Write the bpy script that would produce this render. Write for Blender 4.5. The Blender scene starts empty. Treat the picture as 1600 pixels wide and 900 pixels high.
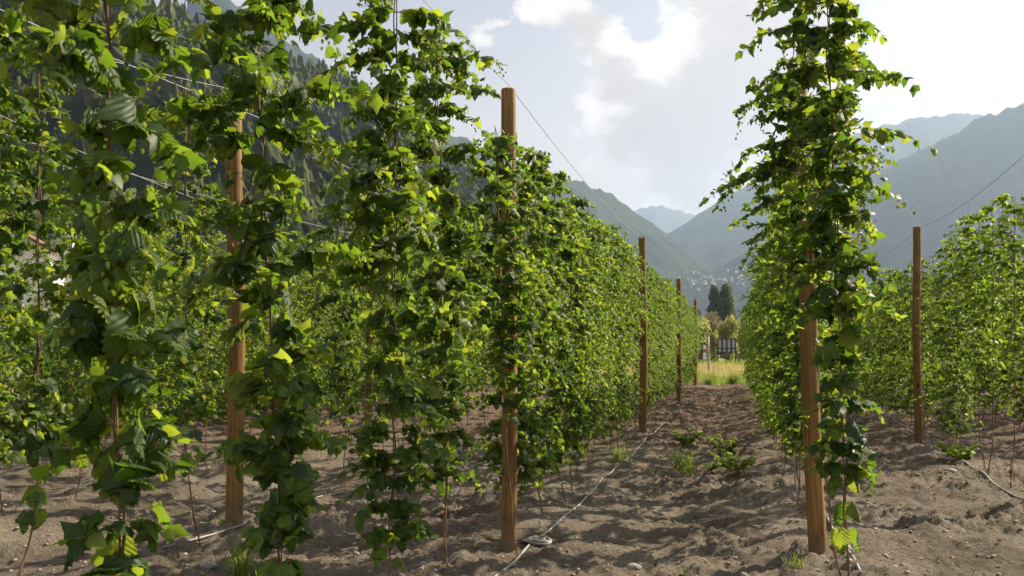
import bpy, math
import numpy as np
from mathutils import Matrix, Vector

# ------------------------------------------------------------------ camera, sky, sun, exposure
S = bpy.context.scene
C = S.collection
TH = math.radians(13.13)                      # the rows run 13 degrees to the right of the view
FPX, HOR, EYE = 1500.0, 546.0, 1.6
cs, sn = math.cos(TH), math.sin(TH)
cam_d = bpy.data.cameras.new('camera')
cam = bpy.data.objects.new('camera', cam_d)
C.objects.link(cam)
cam.location = (0, 0, EYE)
cam.rotation_euler = (math.pi / 2, 0, TH)
cam_d.sensor_width = 36.0
cam_d.lens = 33.75
cam_d.shift_y = 0.06
cam_d.clip_start = 0.1
cam_d.clip_end = 60000
cam_d.dof.use_dof = True
cam_d.dof.focus_distance = 8.0
cam_d.dof.aperture_fstop = 7.1
S.camera = cam

SUN_EL, SUN_AZ = math.radians(36), math.radians(47)      # azimuth clockwise from +Y (the row direction)
sun_dir = Vector((math.sin(SUN_AZ) * math.cos(SUN_EL), math.cos(SUN_AZ) * math.cos(SUN_EL), math.sin(SUN_EL)))
sl = bpy.data.lights.new('sun', 'SUN')
sl.energy = 5.0
sl.angle = math.radians(0.6)
sl.color = (1.0, 0.87, 0.66)
so = bpy.data.objects.new('sun', sl)
C.objects.link(so)
so.rotation_euler = (-sun_dir).to_track_quat('-Z', 'Y').to_euler()
so.location = (30, 30, 40)

S.view_settings.view_transform = 'Standard'
S.view_settings.look = 'None'
S.view_settings.gamma = 1
S.view_settings.exposure = 1.2
S.cycles.use_denoising = True
S.cycles.max_bounces = 6
S.cycles.diffuse_bounces = 3
S.cycles.glossy_bounces = 2
S.cycles.transmission_bounces = 4
S.cycles.volume_bounces = 0
S.cycles.sample_clamp_indirect = 6
S.cycles.use_adaptive_sampling = True
S.cycles.adaptive_threshold = 0.02


def pix_dir(px, py):
    x, u = (px - 800) / FPX, (HOR - py) / FPX
    return Vector((x * cs - sn, x * sn + cs, u)).normalized()


W = bpy.data.worlds.new('World')
S.world = W
W.use_nodes = True
nt = W.node_tree
nt.nodes.clear()


def N(tree, kind, **kw):
    n = tree.nodes.new(kind)
    ins = kw.pop('ins', {})
    for k, v in kw.items():
        setattr(n, k, v)
    for k, v in ins.items():
        n.inputs[k].default_value = v
    return n


def math_node(tree, op, a, b=None, clamp=False):
    n = tree.nodes.new('ShaderNodeMath')
    n.operation = op
    n.use_clamp = clamp
    for i, v in enumerate((a, b)):
        if v is None:
            continue
        if isinstance(v, (int, float)):
            n.inputs[i].default_value = v
        else:
            tree.links.new(v, n.inputs[i])
    return n.outputs[0]


def ramp(tree, fac, stops, interp='LINEAR'):
    n = tree.nodes.new('ShaderNodeValToRGB')
    n.color_ramp.interpolation = interp
    el = n.color_ramp.elements
    while len(el) < len(stops):
        el.new(0.5)
    for e, (p, c) in zip(el, stops):
        e.position = p
        e.color = (c[0], c[1], c[2], 1) if isinstance(c, (tuple, list)) else (c, c, c, 1)
    tree.links.new(fac, n.inputs[0])
    return n.outputs[0]


def build_world():
    L = nt.links.new
    out = N(nt, 'ShaderNodeOutputWorld')
    bg = N(nt, 'ShaderNodeBackground', ins={'Strength': 0.05})
    sky = N(nt, 'ShaderNodeTexSky')
    sky.sky_type = 'NISHITA'
    sky.sun_disc = False
    sky.sun_elevation = SUN_EL
    sky.sun_rotation = SUN_AZ
    sky.air_density = 1.0
    sky.dust_density = 2.0
    sky.ozone_density = 1.0
    tc = N(nt, 'ShaderNodeTexCoord')
    d = tc.outputs['Generated']

    # cumulus banks standing where the valley opens, the same stuff as the cover round the whole sky
    banks = ((1150, 60, 0.060, 0.30), (1200, 30, 0.05, 0.22), (1180, 105, 0.05, 0.26), (1085, 130, 0.050, 0.30), (965, 140, 0.040, 0.34), (1015, 155, 0.046, 0.30), (1150, 175, 0.05, 0.22), (1060, 95, 0.03, 0.16),
             (1290, 40, 0.10, 0.16), (885, 12, 0.026, 0.30), (932, 58, 0.024, 0.32), (758, 66, 0.026, 0.36), (1450, 60, 0.16, 0.14), (1060, 215, 0.045, 0.14), (930, 205, 0.035, 0.12),
             (660, 40, 0.12, -0.10), (1015, 30, 0.034, -0.16), (850, 110, 0.05, -0.10), (560, 120, 0.1, -0.1))

    def density(vec):
        mp = N(nt, 'ShaderNodeMapping')
        mp.inputs['Location'].default_value = (3.1, 0.4, 1.7)
        mp.inputs['Scale'].default_value = (1, 1, 1.5)
        L(vec, mp.inputs[0])
        n1 = N(nt, 'ShaderNodeTexNoise', ins={'Scale': 5.0, 'Detail': 4.0, 'Roughness': 0.5, 'Distortion': 0.2})
        n2 = N(nt, 'ShaderNodeTexNoise', ins={'Scale': 20.0, 'Detail': 9.0, 'Roughness': 0.62, 'Distortion': 0.1})
        L(mp.outputs[0], n1.inputs['Vector'])
        L(mp.outputs[0], n2.inputs['Vector'])
        dens = math_node(nt, 'SUBTRACT', math_node(nt, 'ADD', math_node(nt, 'MULTIPLY', n1.outputs['Fac'], 0.8), math_node(nt, 'MULTIPLY', n2.outputs['Fac'], 1.1)), 0.47)
        for (px, py, size, amt) in banks:
            dn = N(nt, 'ShaderNodeVectorMath', operation='DISTANCE')
            L(vec, dn.inputs[0])
            dn.inputs[1].default_value = pix_dir(px, py)
            q = math_node(nt, 'DIVIDE', dn.outputs['Value'], size)
            q = math_node(nt, 'EXPONENT', math_node(nt, 'MULTIPLY', math_node(nt, 'MULTIPLY', q, q), -1.0))
            dens = math_node(nt, 'ADD', dens, math_node(nt, 'MULTIPLY', q, amt))
        return dens
    dens = density(d)
    mask = ramp(nt, dens, [(0.0, 0.0), (0.52, 0.0), (0.60, 0.6), (0.70, 1.0)], 'EASE')
    # cloud that has more cloud between it and the sun is grey
    off = N(nt, 'ShaderNodeVectorMath', operation='ADD')
    L(d, off.inputs[0])
    off.inputs[1].default_value = (-0.010, -0.005, 0.034)
    col = ramp(nt, density(off.outputs[0]), [(0.50, (11.0, 9.9, 9.1)), (0.62, (9.6, 8.6, 7.9)), (0.76, (6.8, 5.95, 5.35)), (0.95, (6.0, 5.1, 4.6))])
    # thin veil of high haze over all of the sky, thickening to the horizon
    sep = N(nt, 'ShaderNodeSeparateXYZ')
    L(d, sep.inputs[0])
    veil = ramp(nt, sep.outputs['Z'], [(0.0, 0.96), (0.18, 0.88), (0.26, 0.56), (0.36, 0.34), (0.9, 0.25)])
    m1 = N(nt, 'ShaderNodeMixRGB')
    L(veil, m1.inputs[0])
    L(sky.outputs[0], m1.inputs[1])
    m1.inputs[2].default_value = (9.2, 7.9, 7.0, 1)
    m2 = N(nt, 'ShaderNodeMixRGB')
    L(mask, m2.inputs[0])
    L(m1.outputs[0], m2.inputs[1])
    L(col, m2.inputs[2])
    L(m2.outputs[0], bg.inputs['Color'])
    L(bg.outputs[0], out.inputs['Surface'])


build_world()


# ------------------------------------------------------------------ helpers
def ground_pt(px, py):
    """point of the level field that stands at this place of the photograph"""
    zc = FPX * EYE / (py - HOR)
    xc = (px - 800) / FPX * zc
    return xc * cs - zc * sn, xc * sn + zc * cs


def far_pt(px, py, zc):
    xc = (px - 800) / FPX * zc
    return np.array((xc * cs - zc * sn, xc * sn + zc * cs, EYE + (HOR - py) / FPX * zc))


def y_on_row(X, px):
    k = (px - 800) / FPX
    return X * (cs + k * sn) / (k * cs - sn)


_tab = np.random.RandomState(5).rand(8, 256, 256)


def vnoise(x, y, k=0):
    x = np.asarray(x, float)
    y = np.asarray(y, float)
    xi = np.floor(x).astype(int)
    yi = np.floor(y).astype(int)
    fx, fy = x - xi, y - yi
    fx = fx * fx * fx * (fx * (fx * 6 - 15) + 10)
    fy = fy * fy * fy * (fy * (fy * 6 - 15) + 10)
    t = _tab[k % 8]
    a = t[xi & 255, yi & 255]
    b = t[(xi + 1) & 255, yi & 255]
    c = t[xi & 255, (yi + 1) & 255]
    d = t[(xi + 1) & 255, (yi + 1) & 255]
    return ((a * (1 - fx) + b * fx) * (1 - fy) + (c * (1 - fx) + d * fx) * fy) * 2 - 1


def fbm(x, y, k=0, octv=4):
    s, a = 0, 1.0
    for i in range(octv):
        s = s + a * vnoise(x * 2.03 ** i + 17 * i, y * 2.03 ** i - 9 * i, k + i)
        a *= 0.5
    return s


def mesh_np(name, V, F, mat=None, smooth=True, uv=None):
    """mesh from an array of vertices and an array of triangles or quads"""
    V = np.ascontiguousarray(V, np.float32)
    F = np.ascontiguousarray(F, np.int32)
    me = bpy.data.meshes.new(name)
    n, k = F.shape
    me.vertices.add(len(V))
    me.vertices.foreach_set('co', V.ravel())
    me.loops.add(n * k)
    me.loops.foreach_set('vertex_index', F.ravel())
    me.polygons.add(n)
    me.polygons.foreach_set('loop_start', np.arange(0, n * k, k, dtype=np.int32))
    me.polygons.foreach_set('loop_total', np.full(n, k, np.int32))
    me.polygons.foreach_set('use_smooth', np.full(n, smooth))
    if uv is not None:
        lay = me.uv_layers.new(name='UVMap')
        lay.data.foreach_set('uv', np.ascontiguousarray(np.asarray(uv, np.float32)[F.ravel()]).ravel())
    me.update(calc_edges=True)
    if mat:
        me.materials.append(mat)
    return me


def add(name, me, parent=None, label=None, cat=None, group=None, kind=None, loc=None):
    o = bpy.data.objects.new(name, me)
    C.objects.link(o)
    if parent is not None:
        o.parent = parent
    if loc is not None:
        o.location = loc
    for k, v in (('label', label), ('category', cat), ('group', group), ('kind', kind)):
        if v:
            o[k] = v
    return o


class Geo:
    """collects triangles"""

    def __init__(self):
        self.v, self.f, self.n = [], [], 0

    def put(self, V, F):
        self.v.append(np.asarray(V, float))
        self.f.append(np.asarray(F, int) + self.n)
        self.n += len(V)

    def stamp(self, tv, tf, M):
        """M: (k,3,4) placements of one template"""
        M = np.asarray(M, float)
        if len(M) == 0:
            return
        V = np.einsum('kij,vj->kvi', M[:, :, :3], tv) + M[:, None, :, 3]
        F = tf[None] + (np.arange(len(M)) * len(tv))[:, None, None]
        self.put(V.reshape(-1, 3), F.reshape(-1, 3))

    def tube(self, P, r, sides=6, cap=True):
        P = np.asarray(P, float)
        r = np.broadcast_to(np.asarray(r, float), (len(P),))
        T = np.gradient(P, axis=0)
        T /= np.linalg.norm(T, axis=1)[:, None] + 1e-9
        ref = np.array((1.0, 0, 0)) if abs(T[0][0]) < 0.8 else np.array((0, 1.0, 0))
        A = np.cross(T, ref)
        A /= np.linalg.norm(A, axis=1)[:, None] + 1e-9
        B = np.cross(T, A)
        a = np.arange(sides) * 2 * math.pi / sides
        V = P[:, None] + r[:, None, None] * (A[:, None] * np.cos(a)[None, :, None] + B[:, None] * np.sin(a)[None, :, None])
        n = len(P)
        i = np.arange(n - 1)[:, None] * sides
        j = np.arange(sides)[None]
        j2 = (j + 1) % sides
        q = np.stack([i + j, i + j2, i + sides + j2, i + sides + j], -1).reshape(-1, 4)
        F = np.concatenate([q[:, [0, 1, 2]], q[:, [0, 2, 3]]])
        V = V.reshape(-1, 3)
        if cap:
            V = np.concatenate([V, P[:1], P[-1:]])
            k = n * sides
            jj = np.arange(sides)
            F = np.concatenate([F, np.stack([np.full(sides, k), (jj + 1) % sides, jj], 1),
                                np.stack([np.full(sides, k + 1), (n - 1) * sides + jj, (n - 1) * sides + (jj + 1) % sides], 1)])
        self.put(V, F)

    def box(self, c, s, rz=0.0):
        c = np.asarray(c, float)
        s = np.asarray(s, float) / 2
        V = np.array([(x, y, z) for z in (-1, 1) for y in (-1, 1) for x in (-1, 1)], float) * s
        ca, sa = math.cos(rz), math.sin(rz)
        V = np.stack([V[:, 0] * ca - V[:, 1] * sa, V[:, 0] * sa + V[:, 1] * ca, V[:, 2]], 1) + c
        q = np.array([(0, 2, 3, 1), (4, 5, 7, 6), (0, 1, 5, 4), (2, 6, 7, 3), (0, 4, 6, 2), (1, 3, 7, 5)])
        self.put(V, np.concatenate([q[:, [0, 1, 2]], q[:, [0, 2, 3]]]))

    def mesh(self, name, mat, smooth=True):
        if not self.v:
            self.put(np.zeros((3, 3)), np.array([[0, 1, 2]]))
        return mesh_np(name, np.concatenate(self.v), np.concatenate(self.f), mat, smooth)


def frames(pos, y, z, size, sx=1.0):
    """(k,3,4) placements: blade along y, face along z"""
    y = np.asarray(y, float)
    z = np.asarray(z, float)
    y = y / (np.linalg.norm(y, axis=1)[:, None] + 1e-9)
    x = np.cross(y, z)
    x /= np.linalg.norm(x, axis=1)[:, None] + 1e-9
    z = np.cross(x, y)
    size = np.asarray(size, float)[:, None]
    return np.stack([x * size * sx, y * size, z * size, np.asarray(pos, float)], 2)


# ------------------------------------------------------------------ materials
def mat(name):
    m = bpy.data.materials.new(name)
    m.use_nodes = True
    t = m.node_tree
    return m, t, t.nodes['Principled BSDF'], t.nodes['Material Output']


def simple(name, col, rough=0.7, noise=None, bump=None, metallic=0.0, coords='Object'):
    """principled with mottled colour; noise = (scale, second colour), bump = (scale, strength, distance)"""
    m, t, p, o = mat(name)
    p.inputs['Base Color'].default_value = (*col, 1)
    p.inputs['Roughness'].default_value = rough
    p.inputs['Metallic'].default_value = metallic
    tc = N(t, 'ShaderNodeTexCoord')
    if noise:
        n = N(t, 'ShaderNodeTexNoise', ins={'Scale': noise[0], 'Detail': 6.0, 'Roughness': 0.6})
        t.links.new(tc.outputs[coords], n.inputs['Vector'])
        t.links.new(ramp(t, n.outputs['Fac'], [(0.32, col), (0.68, noise[1])]), p.inputs['Base Color'])
    if bump:
        n2 = N(t, 'ShaderNodeTexNoise', ins={'Scale': bump[0], 'Detail': 8.0, 'Roughness': 0.65})
        t.links.new(tc.outputs[coords], n2.inputs['Vector'])
        b = N(t, 'ShaderNodeBump', ins={'Strength': bump[1], 'Distance': bump[2]})
        t.links.new(n2.outputs['Fac'], b.inputs['Height'])
        t.links.new(b.outputs[0], p.inputs['Normal'])
    return m


def leaf_material(name, stops, tstops, trans=0.45, rough=0.42, veins=False, spec=0.32):
    m, t, p, o = mat(name)
    L = t.links.new
    oi = N(t, 'ShaderNodeObjectInfo')
    ge = N(t, 'ShaderNodeNewGeometry')
    r = math_node(t, 'FRACT', math_node(t, 'ADD', oi.outputs['Random'], ge.outputs['Random Per Island']))
    col = ramp(t, r, stops)
    L(col, p.inputs['Base Color'])
    p.inputs['Roughness'].default_value = rough
    p.inputs['Specular IOR Level'].default_value = spec
    tr = N(t, 'ShaderNodeBsdfTranslucent')
    L(ramp(t, r, tstops), tr.inputs['Color'])
    if veins:
        uv = N(t, 'ShaderNodeUVMap')
        sp = N(t, 'ShaderNodeSeparateXYZ')
        L(uv.outputs[0], sp.inputs[0])
        ax = math_node(t, 'ABSOLUTE', sp.outputs['X'])
        ph = math_node(t, 'SUBTRACT', math_node(t, 'MULTIPLY', sp.outputs['Y'], 1.0), math_node(t, 'MULTIPLY', ax, 0.8))
        w = math_node(t, 'ABSOLUTE', math_node(t, 'SINE', math_node(t, 'MULTIPLY', ph, 19.0)))
        w = math_node(t, 'MULTIPLY', w, math_node(t, 'MINIMUM', math_node(t, 'MULTIPLY', ax, 14.0), 1.0))
        nz = N(t, 'ShaderNodeTexNoise', ins={'Scale': 7.0, 'Detail': 5.0, 'Roughness': 0.6})
        va = N(t, 'ShaderNodeVectorMath', operation='ADD')
        L(uv.outputs[0], va.inputs[0])
        cx_ = N(t, 'ShaderNodeCombineXYZ')
        L(math_node(t, 'MULTIPLY', oi.outputs['Random'], 50.0), cx_.inputs['Z'])
        L(cx_.outputs[0], va.inputs[1])
        L(va.outputs[0], nz.inputs['Vector'])
        mm = N(t, 'ShaderNodeMixRGB', blend_type='MULTIPLY', ins={0: 1.0})
        L(col, mm.inputs[1])
        L(ramp(t, nz.outputs['Fac'], [(0.3, (0.72, 0.74, 0.75)), (0.6, (1.08, 1.06, 1.0)), (0.80, (1.3, 1.15, 0.85)), (0.88, (2.4, 1.4, 0.8))]), mm.inputs[2])
        mv = N(t, 'ShaderNodeMixRGB')
        L(ramp(t, w, [(0.0, 0.45), (0.16, 0.0)]), mv.inputs[0])
        L(mm.outputs[0], mv.inputs[1])
        mv.inputs[2].default_value = (0.13, 0.17, 0.055, 1)
        L(mv.outputs[0], p.inputs['Base Color'])
        b = N(t, 'ShaderNodeBump', ins={'Strength': 0.5, 'Distance': 0.005})
        L(w, b.inputs['Height'])
        L(b.outputs[0], p.inputs['Normal'])
        L(b.outputs[0], tr.inputs['Normal'])
    mx = N(t, 'ShaderNodeMixShader', ins={0: trans})
    L(p.outputs[0], mx.inputs[1])
    L(tr.outputs[0], mx.inputs[2])
    L(mx.outputs[0], o.inputs['Surface'])
    return m


G_STOPS = [(0.0, (0.020, 0.044, 0.015)), (0.55, (0.034, 0.068, 0.017)), (0.85, (0.058, 0.104, 0.021)), (1.0, (0.11, 0.15, 0.03))]
T_STOPS = [(0.0, (0.13, 0.26, 0.016)), (0.5, (0.26, 0.42, 0.024)), (0.82, (0.46, 0.58, 0.038)), (1.0, (0.56, 0.66, 0.055))]
M_leaf = leaf_material('hop_leaf', G_STOPS, T_STOPS, 0.36, 0.52, veins=True)
M_leaf_small = leaf_material('hop_leaf_small', [(p, (c[0] * 1.15, c[1] * 1.12, c[2])) for p, c in G_STOPS], T_STOPS, 0.44, 0.50)
M_cone = leaf_material('hop_cone', [(0, (0.18, 0.26, 0.05)), (1, (0.32, 0.37, 0.08))], [(0, (0.50, 0.62, 0.07)), (1, (0.74, 0.74, 0.12))], 0.5, 0.7)
M_weed = leaf_material('weed_leaf', [(0, (0.10, 0.17, 0.028)), (1, (0.20, 0.27, 0.04))], [(0, (0.36, 0.52, 0.03)), (1, (0.62, 0.7, 0.05))], 0.42, 0.5)
M_shrub = leaf_material('shrub_leaf', [(0, (0.03, 0.05, 0.016)), (0.7, (0.06, 0.085, 0.02)), (1, (0.12, 0.14, 0.04))],
                        [(0, (0.16, 0.26, 0.03)), (1, (0.42, 0.48, 0.07))], 0.35, 0.42)
M_willow = leaf_material('willow_leaf', [(0, (0.14, 0.155, 0.05)), (1, (0.22, 0.22, 0.07))], [(0, (0.5, 0.55, 0.14)), (1, (0.7, 0.7, 0.2))], 0.45, 0.6)
M_brownleaf = leaf_material('brown_leaf', [(0, (0.16, 0.125, 0.07)), (1, (0.24, 0.19, 0.10))], [(0, (0.30, 0.26, 0.12)), (1, (0.4, 0.36, 0.15))], 0.3, 0.6)
M_poplar = leaf_material('poplar_leaf', [(0, (0.05, 0.065, 0.025)), (1, (0.10, 0.12, 0.04))], [(0, (0.14, 0.2, 0.05)), (1, (0.26, 0.32, 0.06))], 0.3, 0.5)
M_dry = leaf_material('dry_grass', [(0, (0.30, 0.22, 0.10)), (0.6, (0.42, 0.32, 0.15)), (1, (0.24, 0.24, 0.08))],
                      [(0, (0.6, 0.45, 0.2)), (1, (0.6, 0.55, 0.2))], 0.4, 0.6)
M_grass = leaf_material('grass_blade', [(0, (0.05, 0.09, 0.02)), (1, (0.12, 0.17, 0.04))], [(0, (0.25, 0.4, 0.05)), (1, (0.42, 0.5, 0.08))], 0.4, 0.5)
M_stem = simple('bine_stem', (0.16, 0.075, 0.035), 0.7, (40, (0.10, 0.07, 0.03)))
M_green_stem = simple('green_stalk', (0.17, 0.16, 0.05), 0.6, (30, (0.20, 0.12, 0.05)))
M_twine = simple('coir_twine', (0.26, 0.13, 0.06), 0.9, (60, (0.16, 0.08, 0.04)))
M_wire = simple('galvanised_wire', (0.34, 0.34, 0.35), 0.6, None, None, 0.2)
M_hose = simple('pale_hose', (0.36, 0.35, 0.33), 0.5, (5, (0.22, 0.20, 0.175)))
M_hose_dark = simple('grey_hose', (0.20, 0.20, 0.21), 0.5, (9, (0.30, 0.29, 0.28)))
M_stone = simple('stone', (0.34, 0.32, 0.29), 0.85, (14, (0.22, 0.2, 0.18)), (40, 0.5, 0.01))
M_bark = simple('bark', (0.12, 0.09, 0.06), 0.9, (8, (0.07, 0.055, 0.04)), (20, 0.6, 0.03))


def wood_material():
    m, t, p, o = mat('post_wood')
    L = t.links.new
    tc = N(t, 'ShaderNodeTexCoord')
    oi = N(t, 'ShaderNodeObjectInfo')
    off = N(t, 'ShaderNodeVectorMath', operation='SCALE')
    off.inputs[0].default_value = (7.0, 5.0, 3.0)
    L(oi.outputs['Random'], off.inputs['Scale'])
    ad = N(t, 'ShaderNodeVectorMath', operation='ADD')
    L(tc.outputs['Object'], ad.inputs[0])
    L(off.outputs[0], ad.inputs[1])
    mp = N(t, 'ShaderNodeMapping')
    mp.inputs['Scale'].default_value = (1, 1, 0.035)
    L(ad.outputs[0], mp.inputs[0])
    g = N(t, 'ShaderNodeTexNoise', ins={'Scale': 55.0, 'Detail': 7.0, 'Roughness': 0.6, 'Distortion': 0.6})
    L(mp.outputs[0], g.inputs['Vector'])
    col = ramp(t, g.outputs['Fac'], [(0.25, (0.055, 0.027, 0.008)), (0.42, (0.19, 0.104, 0.031)), (0.62, (0.31, 0.182, 0.056)), (0.8, (0.22, 0.127, 0.04))])
    bl = N(t, 'ShaderNodeTexNoise', ins={'Scale': 2.3, 'Detail': 5.0, 'Roughness': 0.6})
    L(ad.outputs[0], bl.inputs['Vector'])
    mx = N(t, 'ShaderNodeMixRGB', blend_type='MULTIPLY', ins={0: 1.0})
    L(col, mx.inputs[1])
    L(ramp(t, bl.outputs['Fac'], [(0.3, (0.55, 0.52, 0.50)), (0.6, (1, 1, 1))]), mx.inputs[2])
    vo = N(t, 'ShaderNodeTexVoronoi', ins={'Scale': 5.5, 'Randomness': 1.0})
    mk = N(t, 'ShaderNodeMapping')
    mk.inputs['Scale'].default_value = (1, 1, 0.55)
    L(ad.outputs[0], mk.inputs[0])
    L(mk.outputs[0], vo.inputs['Vector'])
    kn = N(t, 'ShaderNodeMixRGB', blend_type='MULTIPLY', ins={0: 1.0})
    L(mx.outputs[0], kn.inputs[1])
    L(ramp(t, vo.outputs['Distance'], [(0.06, (0.30, 0.27, 0.25)), (0.13, (0.75, 0.72, 0.7)), (0.2, (1, 1, 1))]), kn.inputs[2])
    mx = kn
    # soil splashed on the foot
    sp = N(t, 'ShaderNodeSeparateXYZ')
    L(tc.outputs['Object'], sp.inputs[0])
    n3 = N(t, 'ShaderNodeTexNoise', ins={'Scale': 9.0, 'Detail': 5.0})
    L(tc.outputs['Object'], n3.inputs['Vector'])
    z = math_node(t, 'ADD', sp.outputs['Z'], math_node(t, 'MULTIPLY', n3.outputs['Fac'], 0.35))
    dirt = ramp(t, z, [(0.15, 0.75), (0.42, 0.0)])
    m2 = N(t, 'ShaderNodeMixRGB')
    L(dirt, m2.inputs[0])
    L(mx.outputs[0], m2.inputs[1])
    m2.inputs[2].default_value = (0.17, 0.13, 0.095, 1)
    L(m2.outputs[0], p.inputs['Base Color'])
    p.inputs['Roughness'].default_value = 0.75
    p.inputs['Specular IOR Level'].default_value = 0.25
    b = N(t, 'ShaderNodeBump', ins={'Strength': 0.7, 'Distance': 0.006})
    L(g.outputs['Fac'], b.inputs['Height'])
    L(b.outputs[0], p.inputs['Normal'])
    return m


M_wood = wood_material()


def soil_material():
    m, t, p, o = mat('tilled_soil')
    L = t.links.new
    tc = N(t, 'ShaderNodeTexCoord')
    a = N(t, 'ShaderNodeTexNoise', ins={'Scale': 0.9, 'Detail': 7.0, 'Roughness': 0.6})
    b = N(t, 'ShaderNodeTexNoise', ins={'Scale': 26.0, 'Detail': 8.0, 'Roughness': 0.7})
    L(tc.outputs['Object'], a.inputs['Vector'])
    L(tc.outputs['Object'], b.inputs['Vector'])
    c1 = ramp(t, a.outputs['Fac'], [(0.3, (0.125, 0.099, 0.074)), (0.5, (0.205, 0.169, 0.130)), (0.72, (0.30, 0.257, 0.205))])
    c2 = ramp(t, b.outputs['Fac'], [(0.3, (0.62, 0.60, 0.58)), (0.55, (1, 1, 1)), (0.75, (1.2, 1.18, 1.15))])
    mx = N(t, 'ShaderNodeMixRGB', blend_type='MULTIPLY', ins={0: 1.0})
    L(c1, mx.inputs[1])
    L(c2, mx.inputs[2])
    # old brown leaf litter towards the end of the field
    sp = N(t, 'ShaderNodeSeparateXYZ')
    L(tc.outputs['Object'], sp.inputs[0])
    e = N(t, 'ShaderNodeTexNoise', ins={'Scale': 0.5, 'Detail': 6.0})
    L(tc.outputs['Object'], e.inputs['Vector'])
    y = math_node(t, 'ADD', sp.outputs['Y'], math_node(t, 'MULTIPLY', e.outputs['Fac'], 8.0))
    f = ramp(t, math_node(t, 'DIVIDE', y, 50.0), [(0.30, 0.0), (0.5, 0.75)])
    m2 = N(t, 'ShaderNodeMixRGB')
    L(f, m2.inputs[0])
    L(mx.outputs[0], m2.inputs[1])
    m3 = N(t, 'ShaderNodeMixRGB', blend_type='MULTIPLY', ins={0: 1.0})
    m3.inputs[1].default_value = (0.155, 0.098, 0.066, 1)
    L(c2, m3.inputs[2])
    L(m3.outputs[0], m2.inputs[2])
    L(m2.outputs[0], p.inputs['Base Color'])
    p.inputs['Roughness'].default_value = 0.95
    p.inputs['Specular IOR Level'].default_value = 0.15
    n4 = N(t, 'ShaderNodeTexNoise', ins={'Scale': 70.0, 'Detail': 6.0, 'Roughness': 0.7})
    L(tc.outputs['Object'], n4.inputs['Vector'])
    h = math_node(t, 'ADD', b.outputs['Fac'], math_node(t, 'MULTIPLY', n4.outputs['Fac'], 0.45))
    bp = N(t, 'ShaderNodeBump', ins={'Strength': 1.0, 'Distance': 0.05})
    L(h, bp.inputs['Height'])
    L(bp.outputs[0], p.inputs['Normal'])
    return m


M_soil = soil_material()
M_clod = simple('dry_clod', (0.24, 0.20, 0.156), 0.95, (6, (0.36, 0.315, 0.255)))


def forest_material(name, a, b, scale, bump):
    m, t, p, o = mat(name)
    L = t.links.new
    tc = N(t, 'ShaderNodeTexCoord')
    n1 = N(t, 'ShaderNodeTexNoise', ins={'Scale': scale, 'Detail': 8.0, 'Roughness': 0.65})
    L(tc.outputs['Object'], n1.inputs['Vector'])
    n2 = N(t, 'ShaderNodeTexNoise', ins={'Scale': scale * 0.12, 'Detail': 5.0})
    L(tc.outputs['Object'], n2.inputs['Vector'])
    f = math_node(t, 'ADD', math_node(t, 'MULTIPLY', n1.outputs['Fac'], 0.5), math_node(t, 'MULTIPLY', n2.outputs['Fac'], 0.5))
    L(ramp(t, f, [(0.40, a), (0.62, b)]), p.inputs['Base Color'])
    p.inputs['Roughness'].default_value = 1.0
    p.inputs['Specular IOR Level'].default_value = 0.0
    v = N(t, 'ShaderNodeTexVoronoi', ins={'Scale': scale * 3.0})
    L(tc.outputs['Object'], v.inputs['Vector'])
    bp = N(t, 'ShaderNodeBump', ins={'Strength': 0.8, 'Distance': bump})
    bp.invert = True
    L(v.outputs['Distance'], bp.inputs['Height'])
    L(bp.outputs[0], p.inputs['Normal'])
    return m


M_mount = forest_material('mountain_forest', (0.022, 0.036, 0.020), (0.050, 0.066, 0.028), 0.012, 5.0)
M_hill = forest_material('hill_floor', (0.020, 0.030, 0.014), (0.045, 0.055, 0.022), 0.05, 5.0)
M_tree_far = leaf_material('hill_tree', [(0, (0.03, 0.046, 0.016)), (0.5, (0.055, 0.070, 0.022)), (1, (0.10, 0.11, 0.035))],
                           [(0, (0.08, 0.12, 0.03)), (1, (0.16, 0.2, 0.05))], 0.12, 0.8, spec=0.1)
M_meadow = simple('meadow', (0.11, 0.13, 0.04), 0.95, (0.08, (0.22, 0.18, 0.08)), (3.0, 0.6, 0.2))

# ------------------------------------------------------------------ rows of the hop yard
ROW_GAP = 2.48
XA = ground_pt(795, 858)[0]                   # row left of the aisle
XR = ground_pt(1280, 873)[0]                  # row right of the aisle
XL1, XL2, XL3 = XA - ROW_GAP, XA - 2 * ROW_GAP, XA - 3 * ROW_GAP
XR2, XR3, XR4 = XR + ROW_GAP, XR + 2 * ROW_GAP, XR + 3 * ROW_GAP
XHEDGE = XA - 4 * ROW_GAP + 0.2
FIELD_END = 47.0


def soil_h(x, y):
    x = np.asarray(x, float)
    y = np.asarray(y, float)
    mid = np.where(x < (XA + XR) / 2, XA, XR)
    h = 0.055 * np.cos(2 * math.pi * (x - mid) / ROW_GAP)                        # earthed-up rows
    h = h + 0.035 * fbm(x * 0.9, y * 0.55, 0, 3)
    w = 0.35 * fbm(x * 1.3 + 40, y * 1.3, 3, 2)
    md = np.clip(0.75 + 0.75 * fbm(x * 0.7 + 9, y * 0.7, 6, 3), 0.25, 1.5)       # dusty and cloddy places
    h = h + 0.065 * np.abs(vnoise(x * 2.3 + w, y * 1.9, 1)) + md * (0.048 * np.abs(vnoise(x * 5.7 + w, y * 5.1 + w, 2))
        + 0.042 * np.abs(vnoise(x * 12.3 + 2 * w, y * 11.7, 3)) + 0.036 * np.abs(vnoise(x * 24 + w, y * 25, 4)))
    h = h - 0.085
    return h


def gz(x, y):
    return float(soil_h(np.array([x]), np.array([y]))[0])


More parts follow.
